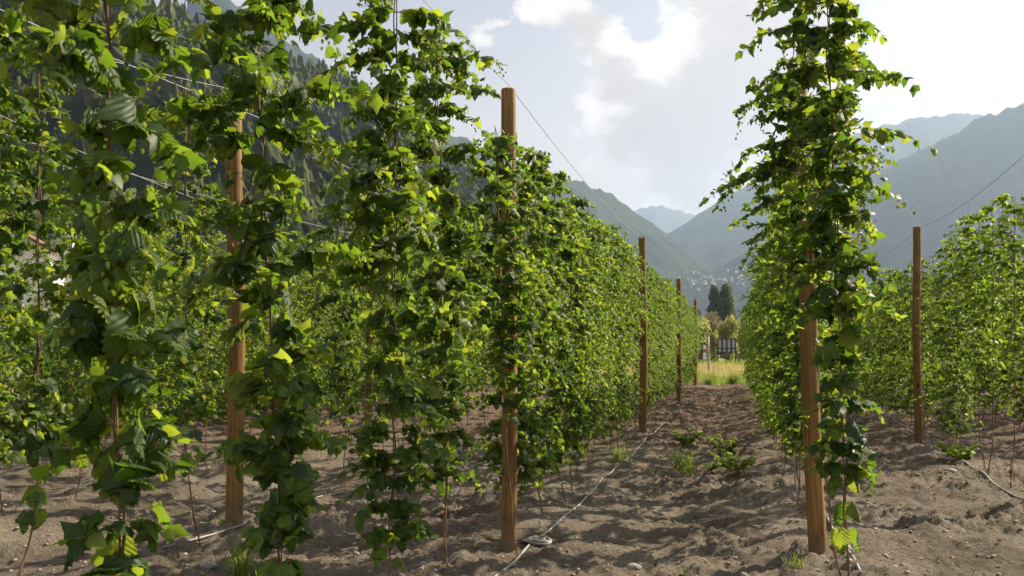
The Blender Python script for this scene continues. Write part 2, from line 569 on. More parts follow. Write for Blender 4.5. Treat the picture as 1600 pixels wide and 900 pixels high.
def build_ground():
    # one sheet of meadow to the horizon
    r = np.concatenate([[0], np.geomspace(20, 30000, 26)])
    a = np.linspace(0, 2 * math.pi, 65)[:-1]
    V = [(0, 0, -0.30)]
    for q in r[1:]:
        for b in a:
            V.append((q * math.cos(b), q * math.sin(b), -0.30))
    F = []
    for j in range(64):
        F.append((0, 1 + j, 1 + (j + 1) % 64))
    for i in range(len(r) - 2):
        for j in range(64):
            p, q = 1 + i * 64 + j, 1 + i * 64 + (j + 1) % 64
            F += [(p, p + 64, q + 64), (p, q + 64, q)]
    add('ground', mesh_np('ground', np.array(V), np.array(F), M_meadow), kind='structure')
    # tilled soil between and under the rows, with clods
    ys = [-3.0]
    while ys[-1] < FIELD_END + 0.6:
        d = max(abs(ys[-1]), 5.0)
        ys.append(ys[-1] + min(0.0050 * d, 0.16))
    ys = np.array(ys)
    xs = [-16.0]
    while xs[-1] < 16:
        d = abs(xs[-1] + 0.5)
        xs.append(xs[-1] + (0.029 if d < 4.0 else 0.029 + 0.024 * (d - 4.0)))
    xs = np.array(xs)
    X, Y = np.meshgrid(xs, ys)
    H = soil_h(X, Y)
    edge = np.minimum(np.minimum(X + 16, 16 - X), np.minimum(Y + 3, FIELD_END + 0.6 - Y) * 1.2)
    k = np.clip(edge / 1.0, 0, 1)
    H = H * k - 0.34 * (1 - k)
    n, mm = X.shape
    V = np.stack([X, Y, H], -1).reshape(-1, 3)
    i = np.arange(n - 1)[:, None] * mm
    j = np.arange(mm - 1)[None]
    q = np.stack([i + j, i + j + 1, i + mm + j + 1, i + mm + j], -1).reshape(-1, 4)
    add('field_soil', mesh_np('field_soil', V, q, M_soil), kind='structure')


build_ground()


# ------------------------------------------------------------------ mountains and the wooded hill
SLOPES = []


def ridge(name, crest, down, width, mtl, ncr=220, nsl=70, rough=0.12, seed=0, power=1.15, jag=0.012):
    """crest = (px, py, distance) of points along the skyline, down = horizontal direction the near flank falls"""
    P = np.array([far_pt(*c) for c in crest])
    s = np.concatenate([[0], np.cumsum(np.linalg.norm(np.diff(P[:, :2], axis=0), axis=1))])
    u = np.linspace(0, s[-1], ncr)
    K = np.stack([np.interp(u, s, P[:, i]) for i in range(3)], 1)
    ker = np.ones(5) / 5
    K[2:-2] = np.stack([np.convolve(K[:, i], ker, 'valid') for i in range(3)], 1)
    d = np.array((down[0], down[1])) / math.hypot(*down)
    t = np.concatenate([np.linspace(-0.5, -0.05, 8), np.linspace(0, 1, nsl)])
    U, T = np.meshgrid(u, t, indexing='ij')
    H = K[:, 2][:, None]
    q = 1.0 / (width * 0.35)
    g = fbm(U * q, T * 1.6, seed, 5)
    gul = np.abs(vnoise(U * q * 2.2 + 0.6 * g, T * 0.8, seed + 2)) + 0.5 * np.abs(vnoise(U * q * 5 + g, T * 1.5, seed + 3))
    up = np.clip(1 - np.abs(T) * np.where(T < 0, 1.6, 1.0), 0, 1) ** power
    env = np.clip(np.abs(T) * 4, 0, 1) * np.clip((1 - T) * 3, 0, 1)
    Z = H * up + H * rough * env * (g * 0.8 - gul * 0.9 + 0.3)
    Z = Z + H * jag * fbm(U * q * 14, T * 9, seed + 4, 3) * np.clip(up * 3, 0, 1)
    wob = 0.12 * width * vnoise(U * q * 0.9, T * 1.2, seed + 5) * np.abs(T)
    X = K[:, 0][:, None] + d[0] * (T * width + wob)
    Y = K[:, 1][:, None] + d[1] * (T * width + wob)
    Z[:, -1] = -2.0
    n, m = X.shape
    V = np.stack([X, Y, Z], -1).reshape(-1, 3)
    i = np.arange(n - 1)[:, None] * m
    j = np.arange(m - 1)[None]
    F = np.stack([i + j, i + j + 1, i + m + j + 1, i + m + j], -1).reshape(-1, 4)
    o = add(name, mesh_np(name, V, F, mtl), kind='structure')
    SLOPES.append((V, F))
    return o, np.stack([X, Y, Z], -1)


hill, hill_g = ridge('wooded_hill', [(-700, -330, 336), (-300, -190, 396), (0, -70, 468), (180, 0, 516), (330, 58, 570), (400, 90, 618), (470, 112, 672),
                                     (545, 132, 738), (585, 162, 786), (635, 203, 870), (720, 300, 990), (800, 420, 1110), (850, 520, 1200)],
                     (0.86, -0.5), 312, M_hill, rough=0.16, seed=1, power=1.05)
ridge('mountain', [(300, -40, 2500), (480, 85, 2600), (620, 166, 2750), (750, 230, 2900), (850, 266, 3000), (905, 284, 3050), (960, 306, 3150), (1000, 337, 3250),
                   (1048, 380, 3400), (1100, 450, 3600), (1140, 530, 3800)], (0.75, -0.66), 900, M_mount, rough=0.08, seed=2)
ridge('mountain', [(700, 380, 8200), (880, 365, 8000), (960, 345, 7900), (1008, 325, 7800), (1022, 318, 7800), (1050, 328, 7800), (1085, 334, 7900), (1103, 327, 8000),
                   (1150, 342, 8000), (1300, 352, 8200)], (0.1, -1), 2200, M_mount, rough=0.08, seed=3)
rear, rear_g = ridge('mountain', [(960, 520, 4900), (1000, 445, 4700), (1040, 385, 4500), (1100, 336, 4400), (1140, 303, 4300), (1175, 284, 4250), (1250, 247, 4150),
                                  (1320, 214, 4050), (1390, 192, 4000), (1450, 182, 3950), (1500, 174, 3900), (1532, 181, 3900), (1620, 205, 3900), (1800, 240, 3900)],
                     (-0.35, -1), 1900, M_mount, rough=0.08, seed=4, power=1.3)
ridge('mountain', [(1120, 540, 3300), (1200, 440, 3100), (1290, 335, 2900), (1370, 271, 2750), (1470, 219, 2600), (1530, 186, 2500), (1600, 160, 2400), (1720, 120, 2300),
                   (1900, 80, 2200), (2300, 20, 2100)], (-0.75, -0.66), 1000, M_mount, rough=0.08, seed=5)


def ico():
    """unit icosphere of 42 vertices"""
    p = (1 + 5 ** 0.5) / 2
    V = [(-1, p, 0), (1, p, 0), (-1, -p, 0), (1, -p, 0), (0, -1, p), (0, 1, p), (0, -1, -p), (0, 1, -p), (p, 0, -1), (p, 0, 1), (-p, 0, -1), (-p, 0, 1)]
    F = [(0, 11, 5), (0, 5, 1), (0, 1, 7), (0, 7, 10), (0, 10, 11), (1, 5, 9), (5, 11, 4), (11, 10, 2), (10, 7, 6), (7, 1, 8), (3, 9, 4), (3, 4, 2), (3, 2, 6),
         (3, 6, 8), (3, 8, 9), (4, 9, 5), (2, 4, 11), (6, 2, 10), (8, 6, 7), (9, 8, 1)]
    V = [np.array(v) / np.linalg.norm(v) for v in V]
    F0 = np.array(F)
    V0 = np.array(V)
    cache, F2 = {}, []

    def midp(a, b):
        k = (min(a, b), max(a, b))
        if k not in cache:
            v = V[a] + V[b]
            V.append(v / np.linalg.norm(v))
            cache[k] = len(V) - 1
        return cache[k]
    for a, b, c in F:
        x, y, z = midp(a, b), midp(b, c), midp(c, a)
        F2 += [(a, x, z), (b, y, x), (c, z, y), (x, y, z)]
    return V0, F0, np.array(V), np.array(F2)


ICO0V, ICO0F, ICO1V, ICO1F = ico()


def build_forest():
    rs = np.random.RandomState(11)
    n = 7500
    g = hill_g
    nu, nt_, _ = g.shape
    u = rs.rand(n) * (nu - 2)
    t = 8 + rs.rand(n) * (nt_ - 12)
    iu, it = u.astype(int), t.astype(int)
    fu, ft = (u - iu)[:, None], (t - it)[:, None]
    P = (g[iu, it] * (1 - fu) + g[iu + 1, it] * fu) * (1 - ft) + (g[iu, it + 1] * (1 - fu) + g[iu + 1, it + 1] * fu) * ft
    ge = Geo()
    for k in range(6):
        sel = np.arange(n) % 6 == k
        V = ICO1V * (1 + 0.34 * rs.randn(len(ICO1V), 1))
        conifer = k % 2 == 0
        if conifer:
            V = V * np.stack([1.25 - 0.7 * (V[:, 2] + 1) / 2] * 2 + [np.ones(len(V)) * 1.0], 1)
        m = sel.sum()
        s = rs.uniform(1.9, 3.8, m)
        hh = s * (rs.uniform(1.5, 2.1, m) if conifer else rs.uniform(0.95, 1.35, m))
        a = rs.rand(m) * 6.28
        M = np.zeros((m, 3, 4))
        M[:, 0, 0] = np.cos(a) * s
        M[:, 0, 1] = -np.sin(a) * s
        M[:, 1, 0] = np.sin(a) * s
        M[:, 1, 1] = np.cos(a) * s
        M[:, 2, 2] = hh
        M[:, :, 3] = P[sel] + np.stack([np.zeros(m), np.zeros(m), hh * 0.7], 1)
        ge.stamp(V, ICO1F, M)
    add('hill_forest', ge.mesh('hill_forest', M_tree_far, False), kind='stuff', label='dense forest of mixed trees covering the steep hillside', cat='forest')


build_forest()

# ------------------------------------------------------------------ hop leaf and cone shapes
def hop_leaf_mesh(name, seed, lobes=3):
    rs = np.random.RandomState(seed)
    # half outline from the notch at the stalk to the tip, with teeth
    key = [(0.0, 0.02), (0.10, -0.10), (0.27, -0.11), (0.40, 0.02), (0.47, 0.20), (0.56, 0.52), (0.37, 0.50), (0.20, 0.49), (0.25, 0.66), (0.19, 0.82), (0.09, 0.93), (0.0, 1.04)]
    if lobes == 1:
        key = [(0.0, 0.02), (0.10, -0.08), (0.26, -0.07), (0.37, 0.06), (0.41, 0.22), (0.40, 0.38), (0.37, 0.50), (0.32, 0.62), (0.25, 0.74), (0.17, 0.85), (0.08, 0.95), (0.0, 1.04)]
    key = np.array(key)
    d = np.linspace(0, len(key) - 1, 23)
    out = np.stack([np.interp(d, np.arange(len(key)), key[:, 0]), np.interp(d, np.arange(len(key)), key[:, 1])], 1)
    cen = np.array((0, 0.38))
    tooth = np.where(np.arange(23) % 2 == 1, 0.055, -0.02)
    tooth[[0, -1]] = 0
    v = out - cen
    out = out + v / (np.linalg.norm(v, axis=1)[:, None] + 1e-6) * tooth[:, None]
    fold, droop, cup, tw = rs.uniform(0.15, 0.6), rs.uniform(0.25, 0.7), rs.uniform(-0.15, 0.45), rs.uniform(-0.3, 0.3)

    def lift(x, y):
        z = -fold * abs(x) * 0.9 - cup * x * x * 1.8 - droop * max(y, 0) ** 2 * 0.55 + 0.035 * math.sin(9 * y + 7 * abs(x) + seed) * min(1, abs(x) * 5) + tw * x * y
        return z
    V, uv, F = [], [], []

    def vert(x, y):
        V.append((x, y, lift(x, y)))
        uv.append((x, y))
        return len(V) - 1
    n = len(out)
    mid = [vert(0, max(0.02, min(1.04, 0.02 + (p[1] + 0.12) / 1.16 * 1.02))) for p in out]
    for sgn in (1, -1):
        rim = [mid[0]] + [vert(sgn * p[0], p[1]) for p in out[1:-1]] + [mid[-1]]
        inn = [mid[0]] + [vert(sgn * p[0] * 0.55, V[mid[i + 1]][1] * 0.45 + p[1] * 0.55) for i, p in enumerate(out[1:-1])] + [mid[-1]]
        for i in range(n - 1):
            for a, b in ((mid, inn), (inn, rim)):
                for tri in ((a[i], b[i], b[i + 1]), (a[i], b[i + 1], a[i + 1])):
                    if len(set(tri)) == 3:
                        F.append(tri if sgn > 0 else tri[::-1])
    return mesh_np(name, np.array(V), np.array(F), M_leaf, True, np.array(uv))


LEAF_HI = [hop_leaf_mesh('hop_leaf_blade', s, 3 if s % 3 else 1) for s in range(9)]
# simple lobed leaf for the masses of small leaves
LO_V = [np.array([(0, 0.44, 0.0), (0, 0, 0.02), (-0.28, -0.08, -0.10), (-0.47, 0.36, -0.20), (-0.25, 0.52, -0.10), (0, 1.0, -0.26), (0.25, 0.52, -0.10), (0.47, 0.36, -0.20), (0.28, -0.08, -0.10)]),
        np.array([(0, 0.44, 0.05), (0, 0, 0.0), (-0.30, 0.02, -0.02), (-0.40, 0.34, -0.02), (-0.28, 0.66, -0.06), (0, 1.0, -0.16), (0.28, 0.66, -0.12), (0.40, 0.34, -0.10), (0.30, 0.02, -0.06)])]
LO_F = np.array([(0, i, i % 8 + 1) for i in range(1, 9)])


def cone_template():
    V, F = [(0, 0, 0)], []
    prof = [(0.30, 0.10), (0.46, 0.30), (0.44, 0.55), (0.30, 0.80)]
    for i, (r, z) in enumerate(prof):
        for j in range(6):
            a = (j + 0.5 * (i % 2)) * math.pi / 3
            k = r * (1.18 if j % 2 == i % 2 else 0.85)
            V.append((k * math.cos(a), k * math.sin(a), -z))
    V.append((0, 0, -1.05))
    for j in range(6):
        F.append((0, 1 + (j + 1) % 6, 1 + j))
        F.append((len(V) - 1, 19 + j, 19 + (j + 1) % 6))
    for i in range(3):
        for j in range(6):
            a, b = 1 + i * 6 + j, 1 + i * 6 + (j + 1) % 6
            F += [(a, b, b + 6), (a, b + 6, a + 6)]
    return np.array(V, float), np.array(F)


CONE_V, CONE_F = cone_template()
CLO_V = np.array([(0, 0, 0)] + [(0.5 * math.cos(a), 0.5 * math.sin(a), -0.32) for a in np.arange(5) * 1.2566] + [(0.40 * math.cos(a + 0.6), 0.40 * math.sin(a + 0.6), -0.66) for a in np.arange(5) * 1.2566] + [(0, 0, -1.05)])
CLO_F = np.array([(0, 1 + (j + 1) % 5, 1 + j) for j in range(5)] + [(1 + j, 1 + (j + 1) % 5, 6 + j) for j in range(5)] + [(1 + (j + 1) % 5, 6 + (j + 1) % 5, 6 + j) for j in range(5)]
                 + [(11, 6 + j, 6 + (j + 1) % 5) for j in range(5)])


def unit(v):
    return v / (np.linalg.norm(v) + 1e-9)


def grow(seed, H=3.58, bare=0.55, prof=((0.5, 0.12), (1.2, 0.20), (2.2, 0.30), (3.0, 0.36), (3.6, 0.30)), big=0.15, node=0.17, lean=(0, 0), dens=1.0, cone=1.0, squash=1.0, base_off=None, lo=0.3, extra=()):
    """one hop plant trained up a string. Local space, foot at the origin; returns stem path, shoots, leaves, cones"""
    rs = np.random.RandomState(seed)
    up = np.array((0, 0, 1.0))
    hs = np.linspace(-0.06, H, 60)
    ph = rs.rand() * 6.28
    lx, ly = lean
    if base_off is None:
        base_off = (rs.uniform(-0.10, 0.10), rs.uniform(-0.12, 0.12))

    def axis(h):
        k = np.clip(h / H, 0, 1)
        b = np.clip(1 - h / 0.9, 0, 1) ** 2
        return np.array((lx * k + base_off[0] * b, ly * k + base_off[1] * b, h))
    string = np.array([axis(h) for h in hs])
    stem = []
    for h in np.linspace(-0.06, H, 130):
        a = ph + h * 9.5
        r = 0.010 + 0.006 * math.sin(h * 5 + ph)
        if h > H - 0.15:
            r += 0.02
        stem.append(axis(h) + r * np.array((math.cos(a), math.sin(a), 0)))
    stem = np.array(stem)
    PX, PR = [p[0] for p in prof], [p[1] for p in prof]
    leaves, cones, shoots = [], [], []       # leaves: (pos, ydir, zdir, size)

    def leaf(p, out, size, dr, jit=0.18):
        d = out * math.cos(dr) - up * math.sin(dr) + rs.randn(3) * jit
        n = out * math.sin(dr) + up * math.cos(dr) + rs.randn(3) * (jit + 0.12)
        leaves.append((p, d, n, size))

    h, az = bare, rs.rand() * 6.28
    while h < H - 0.02:
        p = axis(h)
        az += math.pi / 2 + rs.randn() * 0.35
        R0 = float(np.interp(h, PX, PR)) * (1 + 0.22 * math.sin(h * 4.3 + ph * 3) + 0.15 * math.sin(h * 9.1 + ph))
        for side in (0, math.pi):
            a = az + side + rs.randn() * 0.3
            out = np.array((math.cos(a) * squash, math.sin(a), 0.0))
            if rs.rand() < 0.92:
                pl = rs.uniform(0.05, 0.12)
                e = p + out * pl + up * rs.uniform(0.0, 0.06)
                shoots.append((np.array([p, (p + e) / 2 + up * 0.012, e]), 0.0022))
                fade = 1.0 if h < H * 0.55 else 1.0 - 0.40 * (h - H * 0.55) / (H * 0.45)
                leaf(e, out, big * fade * rs.uniform(0.6, 1.1), rs.uniform(0.55, 1.45))
            if h > bare + lo:
                nb = int(dens) + (rs.rand() < dens - int(dens))
                for _ in range(nb):
                    a2 = a + rs.randn() * 0.5
                    o2 = np.array((math.cos(a2) * squash, math.sin(a2), 0.0))
                    ln = R0 * rs.uniform(0.55, 1.4) * (1 + 0.25 * math.sin(a2 * 2 + h * 2.7 + ph))
                    ts = np.linspace(0, 1, 7)
                    lift_, dro = rs.uniform(0.1, 0.5), rs.uniform(0.3, 0.9)
                    path = np.array([p + o2 * ln * t + up * ln * (lift_ * t - dro * t * t) for t in ts])
                    path[1:] += rs.randn(6, 3) * 0.008
                    shoots.append((path, 0.0022))
                    k = max(4, int(ln / 0.028))
                    for t in np.linspace(0.22, 1.0, k):
                        q = np.array([np.interp(t, ts, path[:, c]) for c in range(3)])
                        for sd in (1, -1):
                            if rs.rand() < 0.80:
                                a3 = a2 + sd * rs.uniform(0.5, 1.6)
                                o3 = np.array((math.cos(a3), math.sin(a3), 0.0))
                                sz = big * (0.70 - 0.34 * t) * rs.uniform(0.6, 1.3)
                                leaf(q + o3 * 0.015, o3, sz, rs.uniform(-0.5, 1.35), 0.42)
                        if t > 0.35 and rs.rand() < 0.42 * cone * np.clip((h - 0.8) / 1.5, 0.1, 1):
                            for _c in range(rs.randint(2, 5)):
                                cones.append((q + rs.randn(3) * 0.022 - up * 0.015, rs.uniform(0.016, 0.027)))
        h += node * rs.uniform(0.8, 1.2)
    for (h, a2, ln) in extra:                    # long loose side shoots reaching out of the column
        p = axis(h)
        o2 = np.array((math.cos(a2), math.sin(a2), 0.0))
        ts = np.linspace(0, 1, 10)
        path = np.array([p + o2 * ln * t + up * ln * (0.35 * t - 0.45 * t * t) for t in ts])
        path[1:] += rs.randn(9, 3) * 0.012
        shoots.append((path, 0.0026))
        for t in np.linspace(0.35, 1.0, 7):
            q = np.array([np.interp(t, ts, path[:, c]) for c in range(3)])
            for sd in (1, -1):
                a3 = a2 + sd * rs.uniform(0.4, 1.5)
                leaf(q, np.array((math.cos(a3), math.sin(a3), 0.0)), big * (0.75 - 0.3 * t) * rs.uniform(0.7, 1.2), rs.uniform(0.3, 1.3))
        tl = np.array([path[-1] + o2 * 0.022 * k - up * 0.045 * k + rs.randn(3) * 0.008 for k in range(5)])
        shoots.append((tl, 0.0012))
    return string, stem, shoots, leaves, cones


def geo_leaves(leaves, rs):
    g = Geo()
    if leaves:
        P = np.array([l[0] for l in leaves])
        M = frames(P, np.array([l[1] for l in leaves]), np.array([l[2] for l in leaves]), np.array([l[3] for l in leaves]), 1.0)
        k = rs.rand(len(M)) < 0.6
        g.stamp(LO_V[0], LO_F, M[k])
        g.stamp(LO_V[1], LO_F, M[~k])
    return g


def geo_cones(cones, rs, fine=False):
    g = Geo()
    if cones:
        n = len(cones)
        y = rs.randn(n, 3) * 0.3 + np.array((0, 1.0, 0))
        a = rs.rand(n) * 6.28
        y[:, :2] = np.stack([np.cos(a), np.sin(a)], 1)
        z = rs.randn(n, 3) * 0.35 + np.array((0, 0, 1.0))
        sz = np.array([c[1] for c in cones])
        M = frames(np.array([c[0] for c in cones]), y, z, sz)
        M[:, :, 0] *= 0.62
        M[:, :, 1] *= 0.62
        g.stamp(CONE_V if fine else CLO_V, CONE_F if fine else CLO_F, M)
    return g


def geo_stems(string, stem, shoots, r_stem=0.0055):
    a, b, c = Geo(), Geo(), Geo()
    a.tube(string, 0.0035, 5)
    b.tube(stem, np.linspace(r_stem, r_stem * 0.6, len(stem)), 6)
    for p, r in shoots:
        c.tube(p, np.linspace(r, r * 0.6, len(p)), 3, False)
    return a, b, c


n_leaf_obj = 0


def near_plant(x, y, seed, label, group=None, max_leaf=300, **kw):
    """a plant close enough for its leaves to be picked apart: each large leaf is an object"""
    global n_leaf_obj
    rs = np.random.RandomState(seed + 900)
    root = add('hop_plant', None, None, label, 'hop plant', group, loc=(x, y, gz(x, y) - 0.01))
    root.empty_display_size = 0.2
    string, stem, shoots, leaves, cones = grow(seed, **kw)
    a, b, c = geo_stems(string, stem, shoots)
    add('twine', a.mesh('twine', M_twine), root)
    add('bine', b.mesh('bine', M_stem), root)
    sh = add('leaf_stalks', c.mesh('leaf_stalks', M_green_stem), root)
    sh['kind'] = 'stuff'
    leaves.sort(key=lambda l: -l[3])
    top, rest = leaves[:max_leaf], leaves[max_leaf:]
    M = frames(np.array([l[0] for l in top]), np.array([l[1] for l in top]), np.array([l[2] for l in top]), np.array([l[3] for l in top]))
    for m in M:
        o = bpy.data.objects.new('leaf', LEAF_HI[rs.randint(len(LEAF_HI))])
        o.parent = root
        o.matrix_basis = Matrix([list(m[0]), list(m[1]), list(m[2]), [0, 0, 0, 1]])
        C.objects.link(o)
        n_leaf_obj += 1
    if rest:
        o = add('small_leaves', geo_leaves(rest, rs).mesh('small_leaves', M_leaf_small), root)
        o['kind'] = 'stuff'
    if cones:
        o = add('hop_cones', geo_cones(cones, rs, seed == 1).mesh('hop_cones', M_cone, False), root)
        o['kind'] = 'stuff'
    return root


# ------------------------------------------------------------------ near plants
NEAR_PROF = ((0.5, 0.14), (1.1, 0.20), (2.0, 0.28), (2.8, 0.32), (3.6, 0.28))
YA = [y_on_row(XA, p) for p in (200, 455, 612, 700)]
near_plant(XA, YA[0], 1, 'hop plant with big dark drooping leaves, sparsest bine of the row left of the aisle', prof=((0.5, 0.10), (1.6, 0.15), (2.1, 0.22), (2.8, 0.29), (3.6, 0.27)), big=0.17,
           node=0.13, dens=1.5, lean=(-0.14, 0.06), cone=1.6, lo=0.05)
near_plant(XA, YA[1], 2, 'tall hop bine with dark lower leaves and pale cones above the bare stem', prof=((0.5, 0.11), (1.5, 0.17), (1.9, 0.26), (2.6, 0.35), (3.6, 0.30)), big=0.155,
           node=0.13, dens=1.9, lean=(-0.25, 0.1), cone=1.6, lo=0.05)
near_plant(XA, YA[2], 3, 'hop plant hanging low to the soil, second bine from the post with the hose coil', prof=NEAR_PROF, bare=0.5, lo=0.05, big=0.135, dens=2.8, node=0.13, lean=(0.03, 0.0), base_off=(0.0, -0.2))
near_plant(XA, YA[3], 4, 'bushy hop plant right before the post with the hose coil', prof=NEAR_PROF, bare=0.6, lo=0.05, big=0.13, dens=3.2, node=0.13, lean=(-0.05, -0.1), base_off=(0.02, -0.1))
near_plant(XA + 0.08, ground_pt(795, 858)[1] - 0.26, 5, 'slim hop plant climbing against the post with the hose coil', prof=((0.8, 0.2), (1.3, 0.26), (2.2, 0.3), (3.0, 0.30), (3.4, 0.2)), bare=1.1, lo=0.05, big=0.13, dens=3.0, node=0.13, lean=(-0.13, 0.0), H=3.35)
DENSE = ((0.4, 0.22), (1.0, 0.32), (2.0, 0.40), (2.9, 0.42), (3.3, 0.30), (3.6, 0.16))
for i, dy in enumerate((2.1, 3.05, 4.0, 5.0)):
    lab = ('full hop plant just behind the post with the hose coil', 'full hop plant, second behind the post with the hose coil',
           'full hop plant, third behind the post with the hose coil', 'full hop plant, fourth behind the post with the hose coil')[i]
    near_plant(XA - 0.06, YA[3] + dy, 6 + i, lab, prof=DENSE, H=3.45, squash=0.65, bare=0.38, lo=0.05, big=0.13, dens=2.6, node=0.13)
# right of the aisle
YR = [y_on_row(XR, 1322), 6.95]
near_plant(XR + 0.02, YR[0], 20, 'tall hop plant with one big pale leaf low, before the leaning post', prof=((0.6, 0.12), (1.2, 0.17), (1.9, 0.2), (2.5, 0.26), (3.2, 0.32), (3.6, 0.28)), bare=0.5, big=0.145,
           dens=2.6, node=0.13, lean=(-0.13, 0.0), H=3.75, base_off=(0.0, 0.0), extra=((3.15, 0.25, 0.5), (2.8, 0.15, 0.55), (3.45, 0.4, 0.36)))
near_plant(XR + 0.03, YR[1], 21, 'hop plant wound close around the leaning post', prof=((0.9, 0.16), (1.8, 0.26), (2.4, 0.36), (3.0, 0.34), (3.6, 0.28)), bare=2.05, lo=0.0, big=0.13, dens=3.8, node=0.12,
           lean=(-0.24, 0.0), H=3.7, base_off=(0.06, 0.1))
for i, dy in enumerate((2.0, 3.05, 4.1, 5.1)):
    lab = ('hop plant with bare twisted stems just behind the leaning post', 'full hop plant, second behind the leaning post', 'full hop plant, third behind the leaning post',
           'full hop plant, fourth behind the leaning post')[i]
    near_plant(XR + 0.02, YR[1] + dy, 122 + i, lab, prof=DENSE, H=3.5, bare=0.5 if i else 0.75, lo=0.05, big=0.13, dens=2.6, node=0.13, lean=(-0.04, 0), squash=0.7, base_off=(0.12, -0.2) if i == 0 else None)
# next row to the left
for i, (px, kw) in enumerate(((-40, dict(dens=1.4)), (60, dict(dens=1.4, base_off=(0.15, -0.5))), (290, dict(dens=1.2)), (540, dict(dens=1.6)))):
    lab = ('hop plant beside the thin tendril stem at the end of the second row', 'hop plant with a pale stem slanting to the soil in the second row', 'loose hop plant just before the stout weathered post', 'leafy hop plant behind the stout weathered post')[i]
    yy = y_on_row(XL1, px)
    near_plant(XL1, yy, 40 + i, lab, prof=((0.5, 0.16), (1.2, 0.24), (2.2, 0.32), (3.0, 0.36), (3.6, 0.3)), bare=0.6, big=0.135, node=0.14, **kw)

# ------------------------------------------------------------------ plants farther along the rows: each its own thing, foliage from a few shapes
VARS = []
for k in range(11):
    rs = np.random.RandomState(300 + k)
    sparse = k >= 6
    string, stem, shoots, leaves, cones = grow(200 + k, H=3.56, bare=0.34 if not sparse else (0.6 if k < 9 else 1.5), lo=0.05, prof=DENSE if not sparse else (NEAR_PROF if k < 9 else ((1.5, 0.2), (2.3, 0.38), (3.0, 0.5), (3.6, 0.45))), big=0.105, dens=3.4 if not sparse else 2.4, node=0.11 if not sparse else 0.125)
    a, b, c = geo_stems(string, stem, [])
    VARS.append((a.mesh('twine', M_twine), b.mesh('bine', M_stem), geo_leaves(leaves, rs).mesh('foliage', M_leaf_small), geo_cones(cones, rs).mesh('hop_cones', M_cone, False)))


def far_plant(x, y, k, rz, sc, label, group):
    root = add('hop_plant', None, None, label, 'hop plant', group, loc=(x, y, gz(x, y) - 0.01))
    root.rotation_euler = (0, 0, rz)
    root.scale = sc
    v = VARS[k]
    add('twine', v[0], root)
    add('bine', v[1], root)
    f = add('foliage', v[2], root)
    f['kind'] = 'stuff'
    f = add('hop_cones', v[3], root)
    f['kind'] = 'stuff'


def far_row(X, y0, y1, step, dense, label, group, seed, gaps=(), flat=1.0, tall=1.0):
    rs = np.random.RandomState(seed)
    y = y0
    while y < y1:
        if not any(a < y < b for a, b in gaps):
            k = rs.randint(0, 6) if dense == 1 else (rs.randint(9, 11) if dense == 2 else rs.randint(6, 9))
            w = rs.uniform(0.9, 1.15)
            far_plant(X + rs.uniform(-0.06, 0.06), y, k, rs.rand() * 6.28 if flat == 1.0 else rs.uniform(-0.35, 0.35) + math.pi * rs.randint(2), (w * flat, w, rs.uniform(0.955, 1.01) * tall), label, group)
        y += step * rs.uniform(0.9, 1.1)


far_row(XA - 0.16, YA[3] + 6.0, FIELD_END - 1, 0.98, True, 'hop plant merged into the thick green row beside the pale hose', 'hop plants of the thick row beside the pale hose', 1, gaps=[(q - 0.62, q + 0.22) for q in (ground_pt(1006, 676)[1],)], flat=0.7)
far_row(XR + 0.06, YR[1] + 6.1, FIELD_END - 4, 0.98, True, 'hop plant merged into the thick row behind the leaning post', 'hop plants of the thick row behind the leaning post', 2, flat=0.8)
far_row(XL1, y_on_row(XL1, 590), 26, 1.05, False, 'loosely grown hop plant in the row behind the thick one beside the pale hose', 'hop plants of the second row left of the aisle', 3)
far_row(XL2, 6.5, 34, 1.15, False, 'slender hop plant in the open row before the dense back row', 'hop plants of the open row left of the aisle', 4, gaps=[(y_on_row(XL2, 10), y_on_row(XL2, 60))])
far_row(XL3, 8.0, 44, 1.0, True, 'small-leaved hop plant in the dense back row before the hedge', 'hop plants of the back row by the hedge', 5, gaps=[(y_on_row(XL3, -20), y_on_row(XL3, 80))])
far_row(XR2 + 0.1, 15.2, FIELD_END - 5, 1.0, True, 'hop plant in the row of the slim upright post right of the aisle', 'hop plants of the row with the slim upright post', 6, gaps=[(ground_pt(1420, 690)[1] - 0.55, ground_pt(1420, 690)[1] + 0.15)], flat=0.75, tall=0.93)
far_row(XR2, 11.9, 14.4, 0.85, 2, 'high-set hop plant with bare stems at the open end of its row', 'hop plants at the open end of the right row', 7, tall=0.95)
far_row(XR3, 17.5, FIELD_END - 5, 1.05, True, 'hop plant in the row seen behind the slim upright post', 'hop plants of the row behind the slim upright post', 8, gaps=[(ground_pt(1457, 633)[1] - 0.8, ground_pt(1457, 633)[1] + 0.3)])
far_row(XR4, 23.0, FIELD_END - 5, 1.05, True, 'hop plant in the outermost row on the right of the yard', 'hop plants of the outermost right row', 9)


